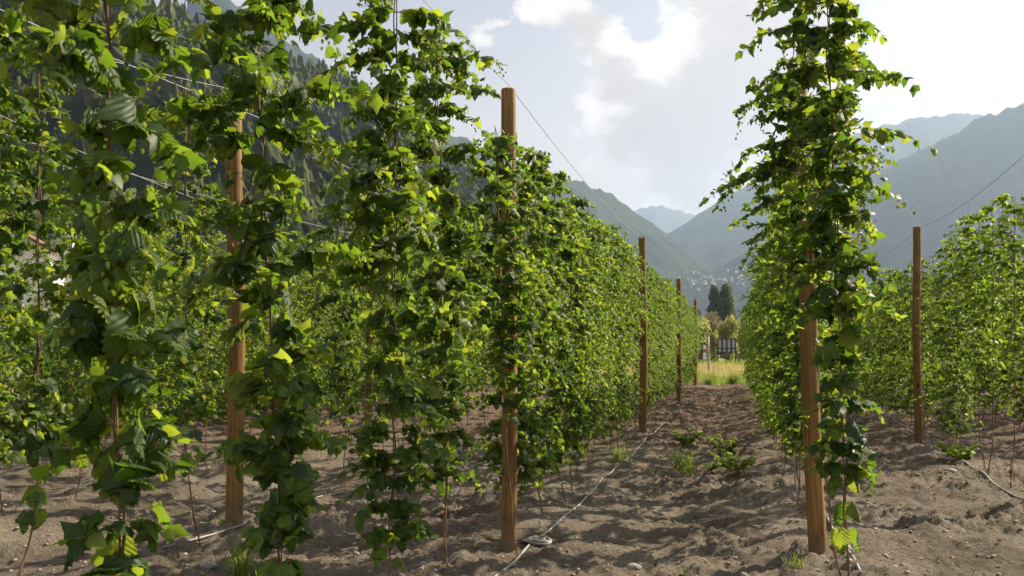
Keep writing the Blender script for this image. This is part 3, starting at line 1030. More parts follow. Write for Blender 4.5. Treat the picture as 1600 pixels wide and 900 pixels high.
# ------------------------------------------------------------------ posts
def post_mesh(seed, H, r):
    rs = np.random.RandomState(seed)
    sides, rings = 22, 26
    zs = np.concatenate([[-0.35], np.linspace(0, H - 0.012, rings - 2), [H]])
    V = []
    for i, z in enumerate(zs):
        rr = r * (1.04 - 0.08 * z / H)
        if i == rings - 1:
            rr *= 0.93
        for j in range(sides):
            a = j * 2 * math.pi / sides
            k = 1 + 0.03 * math.sin(2 * a + seed) + 0.02 * math.sin(3 * a + z * 1.3 + seed) + 0.012 * rs.randn()
            if abs(((a - seed) % 6.283) - 3.1 - 0.08 * math.sin(z * 3)) < 0.15:
                k -= 0.10
            V.append((rr * k * math.cos(a) + 0.01 * math.sin(z * 1.7 + seed), rr * k * math.sin(a) + 0.01 * math.cos(z * 1.3 + seed), z))
    F = []
    for i in range(rings - 1):
        for j in range(sides):
            a, b = i * sides + j, i * sides + (j + 1) % sides
            F += [(a, b, b + sides), (a, b + sides, a + sides)]
    V.append((0, 0, H + 0.004))
    for j in range(sides):
        F.append(((rings - 1) * sides + j, (rings - 1) * sides + (j + 1) % sides, len(V) - 1))
    me = mesh_np('trellis_post', np.array(V), np.array(F), M_wood, True)
    return me


def post(x, y, label, H=3.76, r=0.07, lean=(0, 0), seed=1, group=None):
    o = add('trellis_post', None, None, label, 'post', group, loc=(x, y, gz(x, y) - 0.02))
    o.rotation_euler = (lean[1], lean[0], seed * 1.3)
    add('post_shaft', post_mesh(seed, H, r), o)
    g = Geo()                                     # staple holding the wire
    a = np.linspace(0, math.pi, 8)
    g.tube(np.stack([0.02 * np.cos(a), np.zeros(8), H - 0.004 + 0.014 * np.sin(a)], 1), 0.0028, 5)
    add('wire_staple', g.mesh('wire_staple', M_wire), o)
    return x, y


P_SP = 11.2
pA = ground_pt(795, 858)
post(XA, pA[1], 'round brown wooden post beside the small coil of pale hose', seed=1, H=3.72, r=0.062)
pA2 = ground_pt(1006, 676)
post(XA + 0.03, pA2[1], 'wooden post standing in the thick row where the pale hose bends past it', seed=2, H=3.76, r=0.072)
pA3 = ground_pt(1062, 627)
post(XA + 0.05, pA3[1], 'wooden post showing above the far part of the thick row by the upturned hose end', seed=3, H=3.8, r=0.075)
post(XA + 0.05, FIELD_END - 4.2, 'last wooden post of the thick row beside the pale hose', seed=4, H=3.8, r=0.075)
post(XL1, ground_pt(353, 832)[1], 'stout weathered wooden post behind the low dark bines', seed=5, H=3.72, r=0.073)
post(XL1, ground_pt(353, 832)[1] + P_SP, 'wooden post half hidden in the loose second row', seed=6)
post(XL2, 17.0, 'wooden post in the open row before the dense back row', seed=7)
post(XL3, 21.0, 'wooden post buried in the dense back row', seed=8)
pR = ground_pt(1280, 873)
post(XR, pR[1], 'bare orange-brown wooden post leaning to the left', seed=9, H=3.7, r=0.068, lean=(-0.062, 0.0))
for i in range(3):
    post(XR + 0.05, pR[1] + P_SP * (i + 1), 'wooden post swallowed by the thick row behind the leaning post', seed=10 + i, group='posts swallowed by the right row')
p2 = ground_pt(1420, 690)
post(XR2 - 0.02, p2[1], 'slim upright wooden post at the loose end of the row right of the aisle', seed=14, H=3.72, r=0.066, lean=(-0.012, 0))
post(XR2, p2[1] + P_SP, 'wooden post inside the row of the slim upright post', seed=15)
p3 = ground_pt(1457, 633)
post(p3[0], p3[1], 'wooden post seen between the slim upright post and the full plant beside it', seed=16, H=3.6)
p4 = ground_pt(1598, 634)
post(p4[0], p4[1], 'wooden post of the outermost right row', seed=17, H=3.7)
post(XR2, 10.9, 'wooden post at the open end of the right row', seed=18, H=3.8)


# ------------------------------------------------------------------ wires
def wire(points, label, sag=0.12, r=0.0032, group=None):
    P = []
    for (a, b) in zip(points[:-1], points[1:]):
        a, b = np.array(a, float), np.array(b, float)
        for t in np.linspace(0, 1, 13)[:-1]:
            P.append(a * (1 - t) + b * t - np.array((0, 0, sag * 4 * t * (1 - t))))
    P.append(np.array(points[-1], float))
    g = Geo()
    g.tube(np.array(P), r, 5)
    return add('trellis_wire', g.mesh('trellis_wire', M_wire), None, label, 'wire', group)


WH = 3.72
wire([(XA, -2.0, WH), (XA, pA[1], WH - 0.0), (XA + 0.03, pA2[1], WH), (XA + 0.05, pA3[1], WH + 0.04), (XA + 0.05, FIELD_END - 4.2, WH)], 'steel wire over the tops of the thick row beside the pale hose')
wire([(XL1, -2.0, WH), (XL1, 8.0, WH), (XL1, 19, WH), (XL1, 30, WH)], 'steel wire over the loose second row')
wire([(XL2, 5, WH), (XL2, 17, WH), (XL2, 33, WH)], 'steel wire over the open row before the back row')
wire([(XL3, 7, WH), (XL3, 21, WH), (XL3, 43, WH)], 'steel wire over the dense back row')
wire([(XR - 0.22, pR[1], WH - 0.05), (XR + 0.05, pR[1] + P_SP, WH), (XR + 0.05, pR[1] + 2 * P_SP, WH), (XR + 0.05, pR[1] + 3 * P_SP, WH)], 'steel wire over the thick row behind the leaning post')
wire([(XR2, 10.9, WH + 0.08), (XR2, p2[1], WH - 0.02), (XR2, p2[1] + P_SP, WH), (XR2, 40, WH)], 'steel wire over the row of the slim upright post')
wire([(XR3, 17, WH), (XR3, p3[1], WH - 0.1), (XR3, 42, WH)], 'steel wire over the row behind the slim upright post')
a = far_pt(-60, 26, 8.6)
b = far_pt(372, 141, 14.0)
wire([a, b], 'pale bracing wire slanting down over the second row before the wooded hill', 0.05, 0.004)
a = far_pt(-60, 152, 9.6)
b = far_pt(340, 323, 17.5)
wire([a, b], 'lower pale bracing wire slanting down before the wooded hill', 0.05, 0.004)
a = far_pt(520, 258, 13.0)
b = far_pt(680, 352, 22.0)
wire([a, b], 'short bracing wire between the second row and the open row', 0.05, 0.006)


# ------------------------------------------------------------------ hoses
def hose(pts, r, mtl, label, lift=0.0, name='irrigation_hose'):
    """pts: ground places (x, y) or (x, y, extra height), smoothed"""
    P = np.array([(p[0], p[1], p[2] if len(p) > 2 else 0.0) for p in pts], float)
    s = np.concatenate([[0], np.cumsum(np.linalg.norm(np.diff(P, axis=0), axis=1))])
    n = max(30, int(s[-1] / 0.12))
    u = np.linspace(0, s[-1], n)
    Q = np.stack([np.interp(u, s, P[:, i]) for i in range(3)], 1)
    for _ in range(6):
        Q[1:-1] = (Q[:-2] + 2 * Q[1:-1] + Q[2:]) / 4
    z = soil_h(Q[:, 0], Q[:, 1])
    for _ in range(8):
        z[1:-1] = np.maximum(z[1:-1], (z[:-2] + z[2:]) / 2 - 0.003)
    for _ in range(6):
        z[1:-1] = (z[:-2] + 2 * z[1:-1] + z[2:]) / 4
    Q[:, 2] += z + r * 0.6
    g = Geo()
    g.tube(Q, r, 8)
    return add(name, g.mesh(name, mtl), None, label, 'hose')


gp = ground_pt
hose([gp(770, 915), gp(800, 885), gp(832, 850), gp(880, 815), gp(930, 763), gp(970, 727), gp(1010, 690), gp(1045, 655), gp(1066, 638), (*gp(1080, 632), 0.02), (*gp(1081, 631), 0.3)],
     0.009, M_hose, 'pale grey hose lying along the thick row and upturned at its far end')
# the coil by the post
g = Geo()
cx, cy = gp(839, 852)
for k in range(7):
    a = np.linspace(0, 2 * math.pi, 26)
    rr = 0.035 + 0.011 * k
    g.tube(np.stack([cx + rr * np.cos(a) * 1.15, cy + rr * np.sin(a), 0.018 + gz(cx, cy) + 0.010 * np.sin(a * 2 + k) + 0.006 * (k % 3) + 0.0 * a], 1), 0.0095, 7)
add('hose_coil', g.mesh('hose_coil', M_hose), None, 'small flat coil of pale grey hose on the soil by the brown post', 'hose coil')
hose([gp(255, 868), gp(330, 850), gp(400, 833), gp(450, 808), gp(500, 785), gp(560, 768), gp(620, 748), gp(680, 722)], 0.008, M_hose, 'grey hose running past the stout weathered post through the second row')
hose([gp(1262, 715), gp(1268, 745), gp(1282, 790), gp(1300, 840), gp(1315, 865), gp(1345, 905)], 0.012, M_hose_dark, 'dark grey hose looping past the foot of the leaning post')
hose([gp(1385, 650), gp(1440, 690), gp(1490, 715), gp(1545, 755), gp(1620, 800)], 0.011, M_hose, 'grey hose along the row of the slim upright post')
hose([(*gp(1246, 792), 0.0), (gp(1246, 792)[0] - 0.03, gp(1246, 792)[1] + 0.02, 0.4), (gp(1246, 792)[0] - 0.09, gp(1246, 792)[1] + 0.05, 0.95)], 0.008, M_hose, 'thin pale riser tube standing behind the leaning post', name='riser_tube')


# ------------------------------------------------------------------ weeds, stones, litter
def weed(px, py, size, n, label, grass=False, seed=0, tall=1.0):
    rs = np.random.RandomState(seed)
    x, y = gp(px, py)
    z0 = gz(x, y)
    root = add('weed', None, None, label, 'weed', None, loc=(x, y, z0))
    g, st = Geo(), Geo()
    if grass:
        for _ in range(n):
            a, l, o = rs.rand() * 6.28, size * rs.uniform(0.5, 1.1) * tall, rs.randn(2) * size * 0.25
            d = np.array((math.cos(a), math.sin(a), 0))
            s = np.array((-d[1], d[0], 0)) * 0.004
            b0 = np.array((o[0], o[1], -0.02))
            k = rs.uniform(0.2, 0.8)
            pts = [b0 + d * l * k * t * t + np.array((0, 0, l * (t - 0.35 * k * t * t))) for t in (0, 0.4, 0.75, 1)]
            V = [pts[0] - s, pts[0] + s, pts[1] - s, pts[1] + s, pts[2] - s * 0.7, pts[2] + s * 0.7, pts[3]]
            g.put(V, [(0, 1, 3), (0, 3, 2), (2, 3, 5), (2, 5, 4), (4, 5, 6)])
        add('grass_blades', g.mesh('grass_blades', M_grass), root)['kind'] = 'stuff'
        return
    P, Yd, Zd, Sz = [], [], [], []
    for _ in range(max(4, n // 9)):
        a = rs.rand() * 6.28
        d = np.array((math.cos(a), math.sin(a), 0))
        l = size * rs.uniform(0.5, 1.1)
        path = [d * l * t * 0.8 + np.array((0, 0, -0.02 + l * tall * (0.9 * t - 0.35 * t * t))) for t in np.linspace(0, 1, 5)]
        st.tube(path, 0.0025, 3, False)
        for t in np.linspace(0.3, 1, 9):
            q = np.array([np.interp(t * 4, range(5), [p[c] for p in path]) for c in range(3)])
            a2 = a + rs.uniform(-1.7, 1.7)
            P.append(q)
            Yd.append((math.cos(a2), math.sin(a2), rs.uniform(-0.3, 0.5)))
            Zd.append((rs.randn() * 0.3, rs.randn() * 0.3, 1))
            Sz.append(size * rs.uniform(0.16, 0.34))
    g.stamp(LO_V[1], LO_F, frames(P, Yd, Zd, Sz))
    add('weed_leaves', g.mesh('weed_leaves', M_weed), root)['kind'] = 'stuff'
    add('weed_stems', st.mesh('weed_stems', M_green_stem), root)['kind'] = 'stuff'


for i, (px, py, s, n, gr, lab) in enumerate((
        (1071, 692, 0.34, 200, False, 'round leafy green weed in the aisle, first beyond the two low ones'),
        (1066, 730, 0.30, 130, True, 'loose tuft of grassy weed in the aisle nearest the pale hose'),
        (1132, 704, 0.34, 160, False, 'spreading green weed in the middle of the aisle'),
        (1148, 743, 0.34, 160, False, 'broad low weed in the aisle beyond the open soil'),
        (1110, 732, 0.2, 80, False, 'small weed beside the broad low one in the aisle'),
        (968, 724, 0.24, 110, True, 'grass tuft growing over the pale hose'),
        (1192, 782, 0.14, 40, False, 'small weed on the bare soil before the right row'),
        (380, 893, 0.22, 90, True, 'grass tuft before the stout weathered post'),
        (354, 838, 0.10, 50, False, 'bright low weed at the foot of the stout weathered post'),
        (1068, 888, 0.06, 20, False, 'tiny seedling alone on the open soil'),
        (1014, 848, 0.06, 20, False, 'tiny two-leaved seedling right of the hose coil'),
        (738, 858, 0.07, 20, False, 'tiny bright seedling left of the brown post'),
        (1240, 893, 0.12, 40, True, 'small grass tuft at the foot of the leaning post'),
        (1291, 862, 0.09, 36, False, 'small creeping weed against the leaning post'),
        (1497, 722, 0.34, 150, False, 'bushy sprouts at the foot of the full plant by the slim upright post'),
        (1550, 648, 0.4, 120, False, 'leafy sprouts in the row before the outermost right post'),
        (1590, 655, 0.4, 110, False, 'sprawling sprouts beside the outermost right post'),
        (527, 700, 0.26, 90, False, 'low bushy weed between the second row and the open row'),
        (1560, 690, 0.15, 40, False, 'single low weed on the open soil right of the full plant'),
        (1365, 762, 0.10, 30, False, 'small weed on the soil right of the leaning post'),
        (470, 840, 0.10, 30, False, 'small weed beside the hose in the second row'),
        (610, 655, 0.4, 140, False, 'bushy shoots at the foot of the open row'),
        (1108, 600, 0.45, 300, True, 'green clump at the end of the aisle on the left'),
        (1146, 599, 0.5, 500, True, 'bright green clump at the end of the aisle on the right'))):
    weed(px, py, s, n, lab, gr, 500 + i, 1.5)


def scatter_stuff():
    rs = np.random.RandomState(77)
    g = Geo()
    n = 7000
    zc = np.exp(rs.uniform(math.log(4.0), math.log(26.0), n))
    xc = rs.uniform(-0.6, 0.58, n) * zc
    X, Y = xc * cs - zc * sn, xc * sn + zc * cs
    keep = (np.abs(X) < 14.5) & (Y < FIELD_END - 2) & (Y > -1)
    X, Y = X[keep], Y[keep]
    Z = soil_h(X, Y)
    n = len(X)
    for k in range(5):
        sel = np.arange(n) % 5 == k
        m = sel.sum()
        V = ICO0V * (1 + 0.2 * rs.randn(12, 1))
        s = np.minimum(np.exp(rs.randn(m) * 0.5) * 0.010, 0.024)
        a = rs.rand(m) * 6.28
        M = np.zeros((m, 3, 4))
        M[:, 0, 0] = np.cos(a) * s * 1.25
        M[:, 0, 1] = -np.sin(a) * s
        M[:, 1, 0] = np.sin(a) * s * 1.25
        M[:, 1, 1] = np.cos(a) * s
        M[:, 2, 2] = s * 0.7
        M[:, :, 3] = np.stack([X[sel], Y[sel], Z[sel] + s * 0.05], 1)
        g.stamp(V, ICO0F, M)
    add('soil_clods', g.mesh('soil_clods', M_clod, True), kind='stuff', label='loose crumbs and clods of dry tilled soil', cat='soil')
    # dead leaves and straw
    g = Geo()
    n = 7000
    zc = np.exp(rs.uniform(math.log(4.0), math.log(44.0), n))
    xc = rs.uniform(-0.6, 0.58, n) * zc
    X, Y = xc * cs - zc * sn, xc * sn + zc * cs
    keep = (np.abs(X) < 14.5) & (Y < FIELD_END - 1) & (Y > -1) & ((Y > 18) | (rs.rand(n) < 0.45))
    X, Y = X[keep], Y[keep]
    Z = soil_h(X, Y)
    n = len(X)
    a = rs.rand(n) * 6.28
    yd = np.stack([np.cos(a), np.sin(a), rs.randn(n) * 0.25], 1)
    zd = np.stack([rs.randn(n) * 0.5, rs.randn(n) * 0.5, np.ones(n)], 1)
    straw = rs.rand(n) < 0.35
    M = frames(np.stack([X, Y, Z + 0.008], 1), yd, zd, np.where(straw, rs.uniform(0.05, 0.16, n), rs.uniform(0.018, 0.036, n)))
    M[straw, :, 0] *= 0.06
    g.stamp(LO_V[1], LO_F, M)
    add('leaf_litter', g.mesh('leaf_litter', M_litter), kind='stuff', label='dead brown leaves and straw strewn over the tilled soil', cat='litter')


M_litter = leaf_material('dead_leaf', [(0, (0.16, 0.10, 0.06)), (0.5, (0.25, 0.17, 0.10)), (1, (0.40, 0.32, 0.20))], [(0, (0.2, 0.1, 0.04)), (1, (0.4, 0.3, 0.12))], 0.15, 0.8, spec=0.1)
scatter_stuff()


def stone(px, py, s, label, seed):
    rs = np.random.RandomState(seed)
    x, y = gp(px, py)
    V = ICO1V * (1 + 0.10 * rs.randn(len(ICO1V), 1)) * np.array((1.3, 0.95, 0.6)) * s
    add('stone', mesh_np('stone', V, ICO1F, M_stone, True), None, label, 'stone', loc=(x, y, gz(x, y) + 0.25 * s))


stone(1312, 862, 0.075, 'pale flat stone beside the hose behind the leaning post', 1)
stone(1485, 742, 0.07, 'pale flat stone on the soil before the full plant by the slim upright post', 2)
stone(325, 890, 0.05, 'rounded grey stone before the stout weathered post', 3)
stone(665, 872, 0.035, 'small pale stone left of the brown post', 4)
stone(990, 885, 0.05, 'lumpy clod-like stone on the open soil of the aisle', 5)


# ------------------------------------------------------------------ shrubs, hedge, trees
def crown_geo(rs, n, blobs, leaf, up=0.2):
    """small leaves spread through and over a set of ellipsoids (x, y, z, rx, ry, rz)"""
    B = np.array(blobs, float)
    w = B[:, 3] * B[:, 4] + B[:, 3] * B[:, 5]
    k = rs.choice(len(B), n, p=w / w.sum())
    d = rs.randn(n, 3)
    d /= np.linalg.norm(d, axis=1)[:, None]
    r = rs.uniform(0.35, 1.05, n) ** 0.45
    r *= 1 + 0.18 * np.sin(d[:, 0] * 5 + k) * np.cos(d[:, 2] * 6 + k)
    P = B[k, :3] + d * B[k, 3:] * r[:, None]
    yd = d * 0.7 + rs.randn(n, 3) * 0.7
    zd = d + rs.randn(n, 3) * 0.6 + np.array((0, 0, up))
    g = Geo()
    M = frames(P, yd, zd, leaf * rs.uniform(0.6, 1.3, n))
    g.stamp(np.array([(0, 0, 0), (-0.42, 0.45, -0.08), (0, 1, -0.1), (0.42, 0.45, -0.08)]), np.array([(0, 3, 2), (0, 2, 1)]), M)
    return g


SHR = []
for k in range(4):
    rs = np.random.RandomState(600 + k)
    bl = [(0, 0, 1.1, 0.9, 1.0, 1.15)] + [(rs.uniform(-0.5, 0.5), rs.uniform(-0.8, 0.8), rs.uniform(0.5, 2.3), rs.uniform(0.4, 0.7), rs.uniform(0.4, 0.75), rs.uniform(0.45, 0.75)) for _ in range(9)]
    t = Geo()
    for _ in range(7):
        a = rs.rand() * 6.28
        t.tube([(0.1 * math.cos(a), 0.1 * math.sin(a), -0.3), (0.25 * math.cos(a), 0.25 * math.sin(a), 0.8), (0.5 * math.cos(a), 0.6 * math.sin(a), 2.0)], [0.03, 0.02, 0.008], 5)
    SHR.append((crown_geo(rs, 6500, bl, 0.075).mesh('crown', M_shrub), t.mesh('stems', M_bark)))
rs = np.random.RandomState(8)
y = 8.0
while y < 46:
    k = rs.randint(4)
    o = add('hedge_shrub', None, None, 'small-leaved shrub in the dark hedge behind the back hop row', 'shrub', 'shrubs of the hedge on the left', loc=(XHEDGE - 0.6 + rs.uniform(-0.3, 0.3), y, -0.28))
    o.rotation_euler = (0, 0, rs.uniform(-0.6, 0.6) + (math.pi if rs.rand() < 0.5 else 0))
    w = rs.uniform(0.9, 1.15)
    o.scale = (w, w * 1.1, rs.uniform(0.95, 1.3))
    add('crown', SHR[k][0], o)
    add('stems', SHR[k][1], o)
    y += rs.uniform(1.25, 1.7)


def bush(px, zc, top, w, mtl, leaf, n, label, seed, name='bush', cat='bush', group=None):
    rs = np.random.RandomState(seed)
    p = far_pt(px, HOR, zc)
    H = EYE + (HOR - top) / FPX * zc + 0.3
    W2 = w / FPX * zc / 2
    root = add(name, None, None, label, cat, group, loc=(p[0], p[1], -0.3))
    bl = [(0, 0, H * 0.5, W2 * 0.8, W2 * 0.8, H * 0.45)]
    for _ in range(14):
        a, q = rs.rand() * 6.28, rs.uniform(0.2, 0.75)
        zz = rs.uniform(0.08, 0.85) * H
        bl.append((W2 * q * math.cos(a), W2 * q * math.sin(a), zz, W2 * rs.uniform(0.25, 0.45), W2 * rs.uniform(0.25, 0.45), H * rs.uniform(0.10, 0.17)))
    add('crown', crown_geo(rs, n, bl, leaf).mesh('crown', mtl), root)
    t = Geo()
    for k in range(4):
        a = rs.rand() * 6.28
        t.tube([(0, 0, -0.2), (W2 * 0.15 * math.cos(a), W2 * 0.15 * math.sin(a), H * 0.35), (W2 * 0.5 * math.cos(a), W2 * 0.5 * math.sin(a), H * 0.75)], [0.03 * H, 0.02 * H, 0.006 * H], 6)
    add('trunk', t.mesh('trunk', M_bark), root)


bush(1090, 118, 494, 52, M_willow, 0.22, 7000, 'yellow-green willow bush behind the dry meadow, left of the brownish one', 1)
bush(1112, 135, 484, 44, M_brownleaf, 0.22, 6000, 'brownish rounded bush below the two poplars', 2)
bush(1137, 120, 491, 40, M_willow, 0.22, 6500, 'pale green bush right behind the black and white board', 3)
bush(1170, 125, 498, 50, M_willow, 0.22, 7000, 'pale green bush right of the black and white board, by the right row', 4)
bush(1116, 105, 515, 16, M_willow, 0.16, 2500, 'small yellow-green bush left of the black and white board', 5)
bush(1158, 140, 508, 26, M_shrub, 0.22, 3000, 'dark low bush between two pale green ones', 6)
for i, (px, w, zc, top) in enumerate(((1040, 90, 160, 500), (980, 80, 170, 498), (1230, 90, 160, 500), (1300, 90, 165, 495), (1400, 110, 170, 498), (1520, 110, 180, 498), (1620, 90, 170, 495))):
    bush(px, zc, top, w, M_willow if i % 2 else M_shrub, 0.34, 4500, 'leafy tree in the belt beyond the hop rows', 20 + i, 'field_tree', 'tree', 'tree belt beyond the hop rows')


def poplar(px, top, w, zc, label, seed):
    rs = np.random.RandomState(seed)
    p = far_pt(px, HOR, zc)
    H = EYE + (HOR - top) / FPX * zc + 0.3
    W2 = w / FPX * zc / 2
    root = add('poplar_tree', None, None, label, 'tree', None, loc=(p[0], p[1], -0.3))
    bl = []
    for z in np.linspace(0.12, 0.97, 34):
        e = W2 * (0.35 + 0.65 * math.sin(min(1.0, (1 - z) * 1.5 + 0.03) * math.pi / 2)) * (0.75 + 0.25 * min(1, z * 4))
        for _ in range(2):
            a = rs.rand() * 6.28
            bl.append((e * 0.45 * math.cos(a), e * 0.45 * math.sin(a), z * H, e * rs.uniform(0.5, 0.7), e * rs.uniform(0.5, 0.7), H * 0.05))
    add('crown', crown_geo(rs, 15000, bl, 0.42, 0.5).mesh('crown', M_poplar), root)
    t = Geo()
    t.tube([(0, 0, -0.3), (0.05, 0, H * 0.3), (0, 0.05, H * 0.9)], [0.3, 0.2, 0.03], 8)
    add('trunk', t.mesh('trunk', M_bark), root)


poplar(1116, 447, 26, 270, 'slimmer shorter poplar left of its twin in the valley', 1)
poplar(1135, 443, 33, 270, 'broader taller poplar right of its twin in the valley', 2)


# ------------------------------------------------------------------ meadow beyond the field
def grass_strip(name, mtl, n, y0, y1, h0, h1, label, seed, w=0.018):
    rs = np.random.RandomState(seed)
    Y = rs.uniform(y0, y1, n)
    X = rs.uniform(-9, 12, n)
    a = rs.rand(n) * 6.28
    d = np.stack([np.cos(a), np.sin(a), np.zeros(n)], 1)
    h = rs.uniform(h0, h1, n) * (0.8 + 0.35 * vnoise(X * 0.5, Y * 0.3, 3))
    g = Geo()
    lean = rs.uniform(0.05, 0.45, n)[:, None]
    M = frames(np.stack([X, Y, np.full(n, -0.31)], 1), d * lean + np.array((0, 0, 1)), np.cross(d, (0, 0, 1)) + 0.001, h)
    M[:, :, 0] *= (w / h)[:, None]
    g.stamp(np.array([(-1, 0, 0), (1, 0, 0), (-0.7, 0.55, 0.03), (0.7, 0.55, 0.03), (0, 1, 0.12)]), np.array([(0, 1, 3), (0, 3, 2), (2, 3, 4)]), M)
    add(name, g.mesh(name, mtl), kind='stuff', label=label, cat='grass')


grass_strip('dry_meadow_grass', M_dry, 26000, 58, 105, 0.45, 0.95, 'tall dry straw-coloured grass beyond the end of the rows', 1, 0.025)
grass_strip('green_grass', M_grass, 16000, 46.4, 60, 0.3, 0.75, 'green grass and weeds along the end of the field', 2, 0.022)
grass_strip('far_grass', M_grass, 9000, 95, 120, 0.5, 1.1, 'pale green grass at the foot of the bushes', 3, 0.04)


def box_part(name, c, s, mtl, parent, rz=0.0, smooth=False):
    g = Geo()
    g.box(c, s, rz)
    return add(name, g.mesh(name, mtl, smooth), parent)


M_black = simple('dark_frame', (0.02, 0.02, 0.022), 0.5)
M_panel = simple('white_panel', (0.42, 0.42, 0.44), 0.6, (3, (0.34, 0.34, 0.36)))
M_metal = simple('grey_pole', (0.25, 0.26, 0.27), 0.5, None, None, 0.4)
M_white = simple('white_render', (0.80, 0.79, 0.77), 0.8, (2.0, (0.72, 0.71, 0.69)))
M_roof = simple('roof_tile', (0.22, 0.11, 0.07), 0.85, (6, (0.15, 0.09, 0.07)), (30, 0.5, 0.02))
M_glass = simple('window_glass', (0.03, 0.035, 0.04), 0.15)
M_red = simple('red_paint', (0.45, 0.06, 0.04), 0.6)


def board():
    zc = 104
    p = far_pt(1135.5, HOR, zc)
    k = zc / FPX
    root = add('panel_board', None, None, 'black framed board with upright white panels standing in the meadow', 'board', None, loc=(p[0], p[1], -0.3))
    root.rotation_euler = (0, 0, TH)
    zt, zb = 0.3 + EYE + (HOR - 529) * k, 0.3 + EYE + (HOR - 551) * k
    w = 28 * k
    zm = zt - 15.5 * k
    for x in (-w / 2, w / 2):
        box_part('leg', (x, 0, (zt + 0.05) / 2), (0.13, 0.13, zt + 0.05), M_black, root)
    for z in (zt - 0.05, zm, zb + 0.04):
        box_part('rail', (0, 0.01, z), (w - 0.13, 0.09, 0.10), M_black, root)
    for row, (z0, z1) in enumerate(((zm + 0.05, zt - 0.10), (zb + 0.09, zm - 0.05))):
        for i in range(4):
            x = -w / 2 + (i + 0.5) * w / 4
            box_part('panel', (x, 0.02, (z0 + z1) / 2), (w / 4 - 0.20, 0.04, z1 - z0), M_panel, root)
            if i:
                box_part('mullion', (x - w / 8, 0.0, (z0 + z1) / 2), (0.18, 0.08, z1 - z0), M_black, root)
    for x in (-w / 2 - 0.05, w / 2 + 0.05):
        g = Geo()
        g.tube([(x, 0, zb + 0.4), (x + (0.55 if x > 0 else -0.2), 0.5, 0.02)], 0.05, 6)
        add('brace', g.mesh('brace', M_black), root)


board()


def fence():
    zc = 62
    p = far_pt(1107, HOR, zc)
    root = add('fence_post', None, None, 'thin grey metal fence post in the meadow beyond the aisle', 'post', None, loc=(p[0], p[1], -0.32))
    g = Geo()
    g.tube([(0, 0, 0), (0, 0, 2.75)], 0.045, 8)
    add('pole', g.mesh('pole', M_metal), root)
    g = Geo()
    g.tube([(0, 0, 2.75), (0.0, 0, 2.80)], 0.055, 8)
    add('cap', g.mesh('cap', M_metal), root)
    others = []
    for i, dx in enumerate((-8, -4, 4, 8)):
        o = add('fence_post', None, None, 'grey metal fence post hidden behind the ends of the rows', 'post', 'fence posts behind the row ends', loc=(p[0] + dx, p[1], -0.32))
        g = Geo()
        g.tube([(0, 0, 0), (0, 0, 1.9)], 0.045, 8)
        add('pole', g.mesh('pole', M_metal), o)
    for i, z in enumerate((0.75, 1.15, 1.5)):
        g = Geo()
        P = np.array([(p[0] + x, p[1] - 0.05, -0.32 + z + 0.02 * math.sin(x * 3)) for x in np.linspace(-8, 8, 17)])
        g.tube(P, 0.006, 4)
        add('fence_wire', g.mesh('fence_wire', M_wire), None, ('lowest', 'middle', 'topmost')[i] + ' strand of wire on the grey metal fence posts', 'wire')
    q = far_pt(1101, HOR, 98)
    r = add('marker_sign', None, None, 'small white marker with a red band left of the black framed board', 'sign', None, loc=(q[0], q[1], -0.3))
    r.rotation_euler = (0, 0, TH)
    box_part('plate', (0, 0, 1.6), (0.30, 0.05, 1.5), M_white, r)
    box_part('red_band', (0, -0.03, 1.75), (0.306, 0.02, 0.35), M_red, r)
    g = Geo()
    g.tube([(0, 0.06, -0.1), (0, 0.06, 2.2)], 0.03, 6)
    add('stake', g.mesh('stake', M_metal), r)


fence()


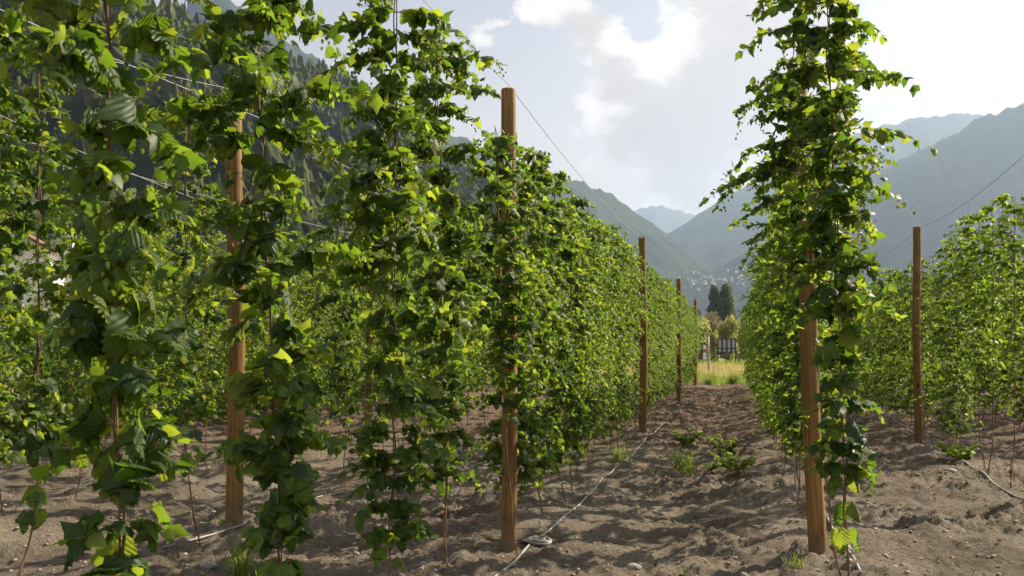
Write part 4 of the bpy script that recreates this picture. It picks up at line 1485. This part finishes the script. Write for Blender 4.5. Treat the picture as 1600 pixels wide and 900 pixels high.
# ------------------------------------------------------------------ white house behind the left rows
def house():
    zc = 52.0
    k = zc / FPX
    p = far_pt(10, HOR, zc)
    root = add('white_house', None, None, 'white rendered house glimpsed through the vines on the left', 'house', None, loc=(p[0], p[1], -0.3))
    root.rotation_euler = (0, 0, TH + 0.25)
    Wd, Dp, Hh = 6.0, 7.0, 7.4
    g = Geo()
    g.box((-1.0, Dp / 2, Hh / 2), (Wd, Dp, Hh))
    g.put([(-1 - Wd / 2, 0, Hh), (-1 + Wd / 2, 0, Hh), (-1, 0, Hh + 1.7), (-1 - Wd / 2, Dp, Hh), (-1 + Wd / 2, Dp, Hh), (-1, Dp, Hh + 1.7)], [(0, 1, 2), (3, 5, 4)])
    add('wall', g.mesh('wall', M_white, False), root)
    for s in (-1, 1):
        g = Geo()
        e = np.array((-1 + s * (Wd / 2 + 0.5), 0, Hh - 0.28))
        c = np.array((-1, 0, Hh + 1.75))
        V = []
        for yy in (-0.6, Dp + 0.6):
            for q in (e, c):
                for dz in (0, 0.16):
                    V.append((q[0], yy, q[2] + dz))
        g.put(V, [(0, 2, 3), (0, 3, 1), (4, 7, 6), (4, 5, 7), (1, 3, 7), (1, 7, 5), (0, 6, 2), (0, 4, 6), (0, 1, 5), (0, 5, 4), (2, 6, 7), (2, 7, 3)])
        add('roof', g.mesh('roof', M_roof, False), root)
    for (x, z) in ((-2.6, 5.2), (0.4, 5.2), (-2.6, 2.2), (0.4, 2.2)):
        f = box_part('window', (x, -0.02, z), (1.1, 0.10, 1.4), M_white, root)
        box_part('pane', (x - 0.25, -0.045, z), (0.42, 0.08, 1.2), M_glass, f)
        box_part('pane', (x + 0.25, -0.045, z), (0.42, 0.08, 1.2), M_glass, f)
    # terrace with white pillar and railing
    box_part('terrace', (4.6, 1.5, 2.6), (5.2, 4.0, 5.2), M_white, root)
    box_part('pillar', (3.15, 0.0, 6.6), (0.42, 0.42, 2.8), M_white, root)
    box_part('pillar_cap', (3.15, 0.0, 8.09), (0.72, 0.72, 0.18), M_white, root)
    for x in (3.9, 5.1, 6.3):
        box_part('railing_post', (x, -0.3, 5.75), (0.07, 0.07, 1.1), M_white, root)
    box_part('handrail', (5.1, -0.3, 6.33), (2.5, 0.08, 0.06), M_white, root)


house()


def village():
    rs = np.random.RandomState(4)
    w = Geo()
    w.box((0, 0, 3), (14, 11, 9))
    w.put([(-7, -5.5, 7.5), (-7, 5.5, 7.5), (-7, 0, 11), (7, -5.5, 7.5), (7, 5.5, 7.5), (7, 0, 11)], [(0, 2, 1), (3, 4, 5)])
    wm = w.mesh('wall', M_white, False)
    r = Geo()
    for s in (-1, 1):
        r.put([(-8, s * 6.3, 7.2), (8, s * 6.3, 7.2), (8, 0, 11.3), (-8, 0, 11.3), (-8, s * 6.3, 7.5), (8, s * 6.3, 7.5), (8, 0, 11.6), (-8, 0, 11.6)],
              [(0, 1, 2), (0, 2, 3), (4, 6, 5), (4, 7, 6), (0, 4, 5), (0, 5, 1)])
    rm = r.mesh('roof', M_roof, False)
    from mathutils.bvhtree import BVHTree
    trees = [BVHTree.FromPolygons([tuple(v) for v in V], [tuple(f) for f in F]) for V, F in SLOPES[1:]]
    for i in range(64):
        d = pix_dir(rs.uniform(1060, 1185), 440 + 10 * rs.randn())
        hits = [h for h in (t.ray_cast(Vector((0, 0, EYE)), d) for t in trees) if h[0] is not None]
        if not hits:
            continue
        x, y, z = min(hits, key=lambda h: h[3])[0]
        o = add('village_house', None, None, 'tiny white house of the village on the far mountainside', 'house', 'houses of the far village', loc=(x, y, z + 1))
        o.rotation_euler = (0, 0, rs.uniform(0, 3.1))
        s = rs.uniform(0.32, 0.62)
        o.scale = (s, s, s)
        add('wall', wm, o)
        add('roof', rm, o)


village()


# ------------------------------------------------------------------ the air of the valley
def haze():
    m = bpy.data.materials.new('valley_haze')
    m.use_nodes = True
    t = m.node_tree
    t.nodes.clear()
    o = t.nodes.new('ShaderNodeOutputMaterial')
    v = t.nodes.new('ShaderNodeVolumePrincipled')
    v.inputs['Color'].default_value = (0.53, 0.71, 1.0, 1)
    v.inputs['Density'].default_value = 0.00014
    v.inputs['Anisotropy'].default_value = 0.5
    t.links.new(v.outputs[0], o.inputs['Volume'])
    g = Geo()
    g.box((0, 4300, 589), (33000, 12600, 1182))
    add('haze', g.mesh('haze', m, False), kind='stuff', label='pale blue haze filling the valley air', cat='haze')


haze()
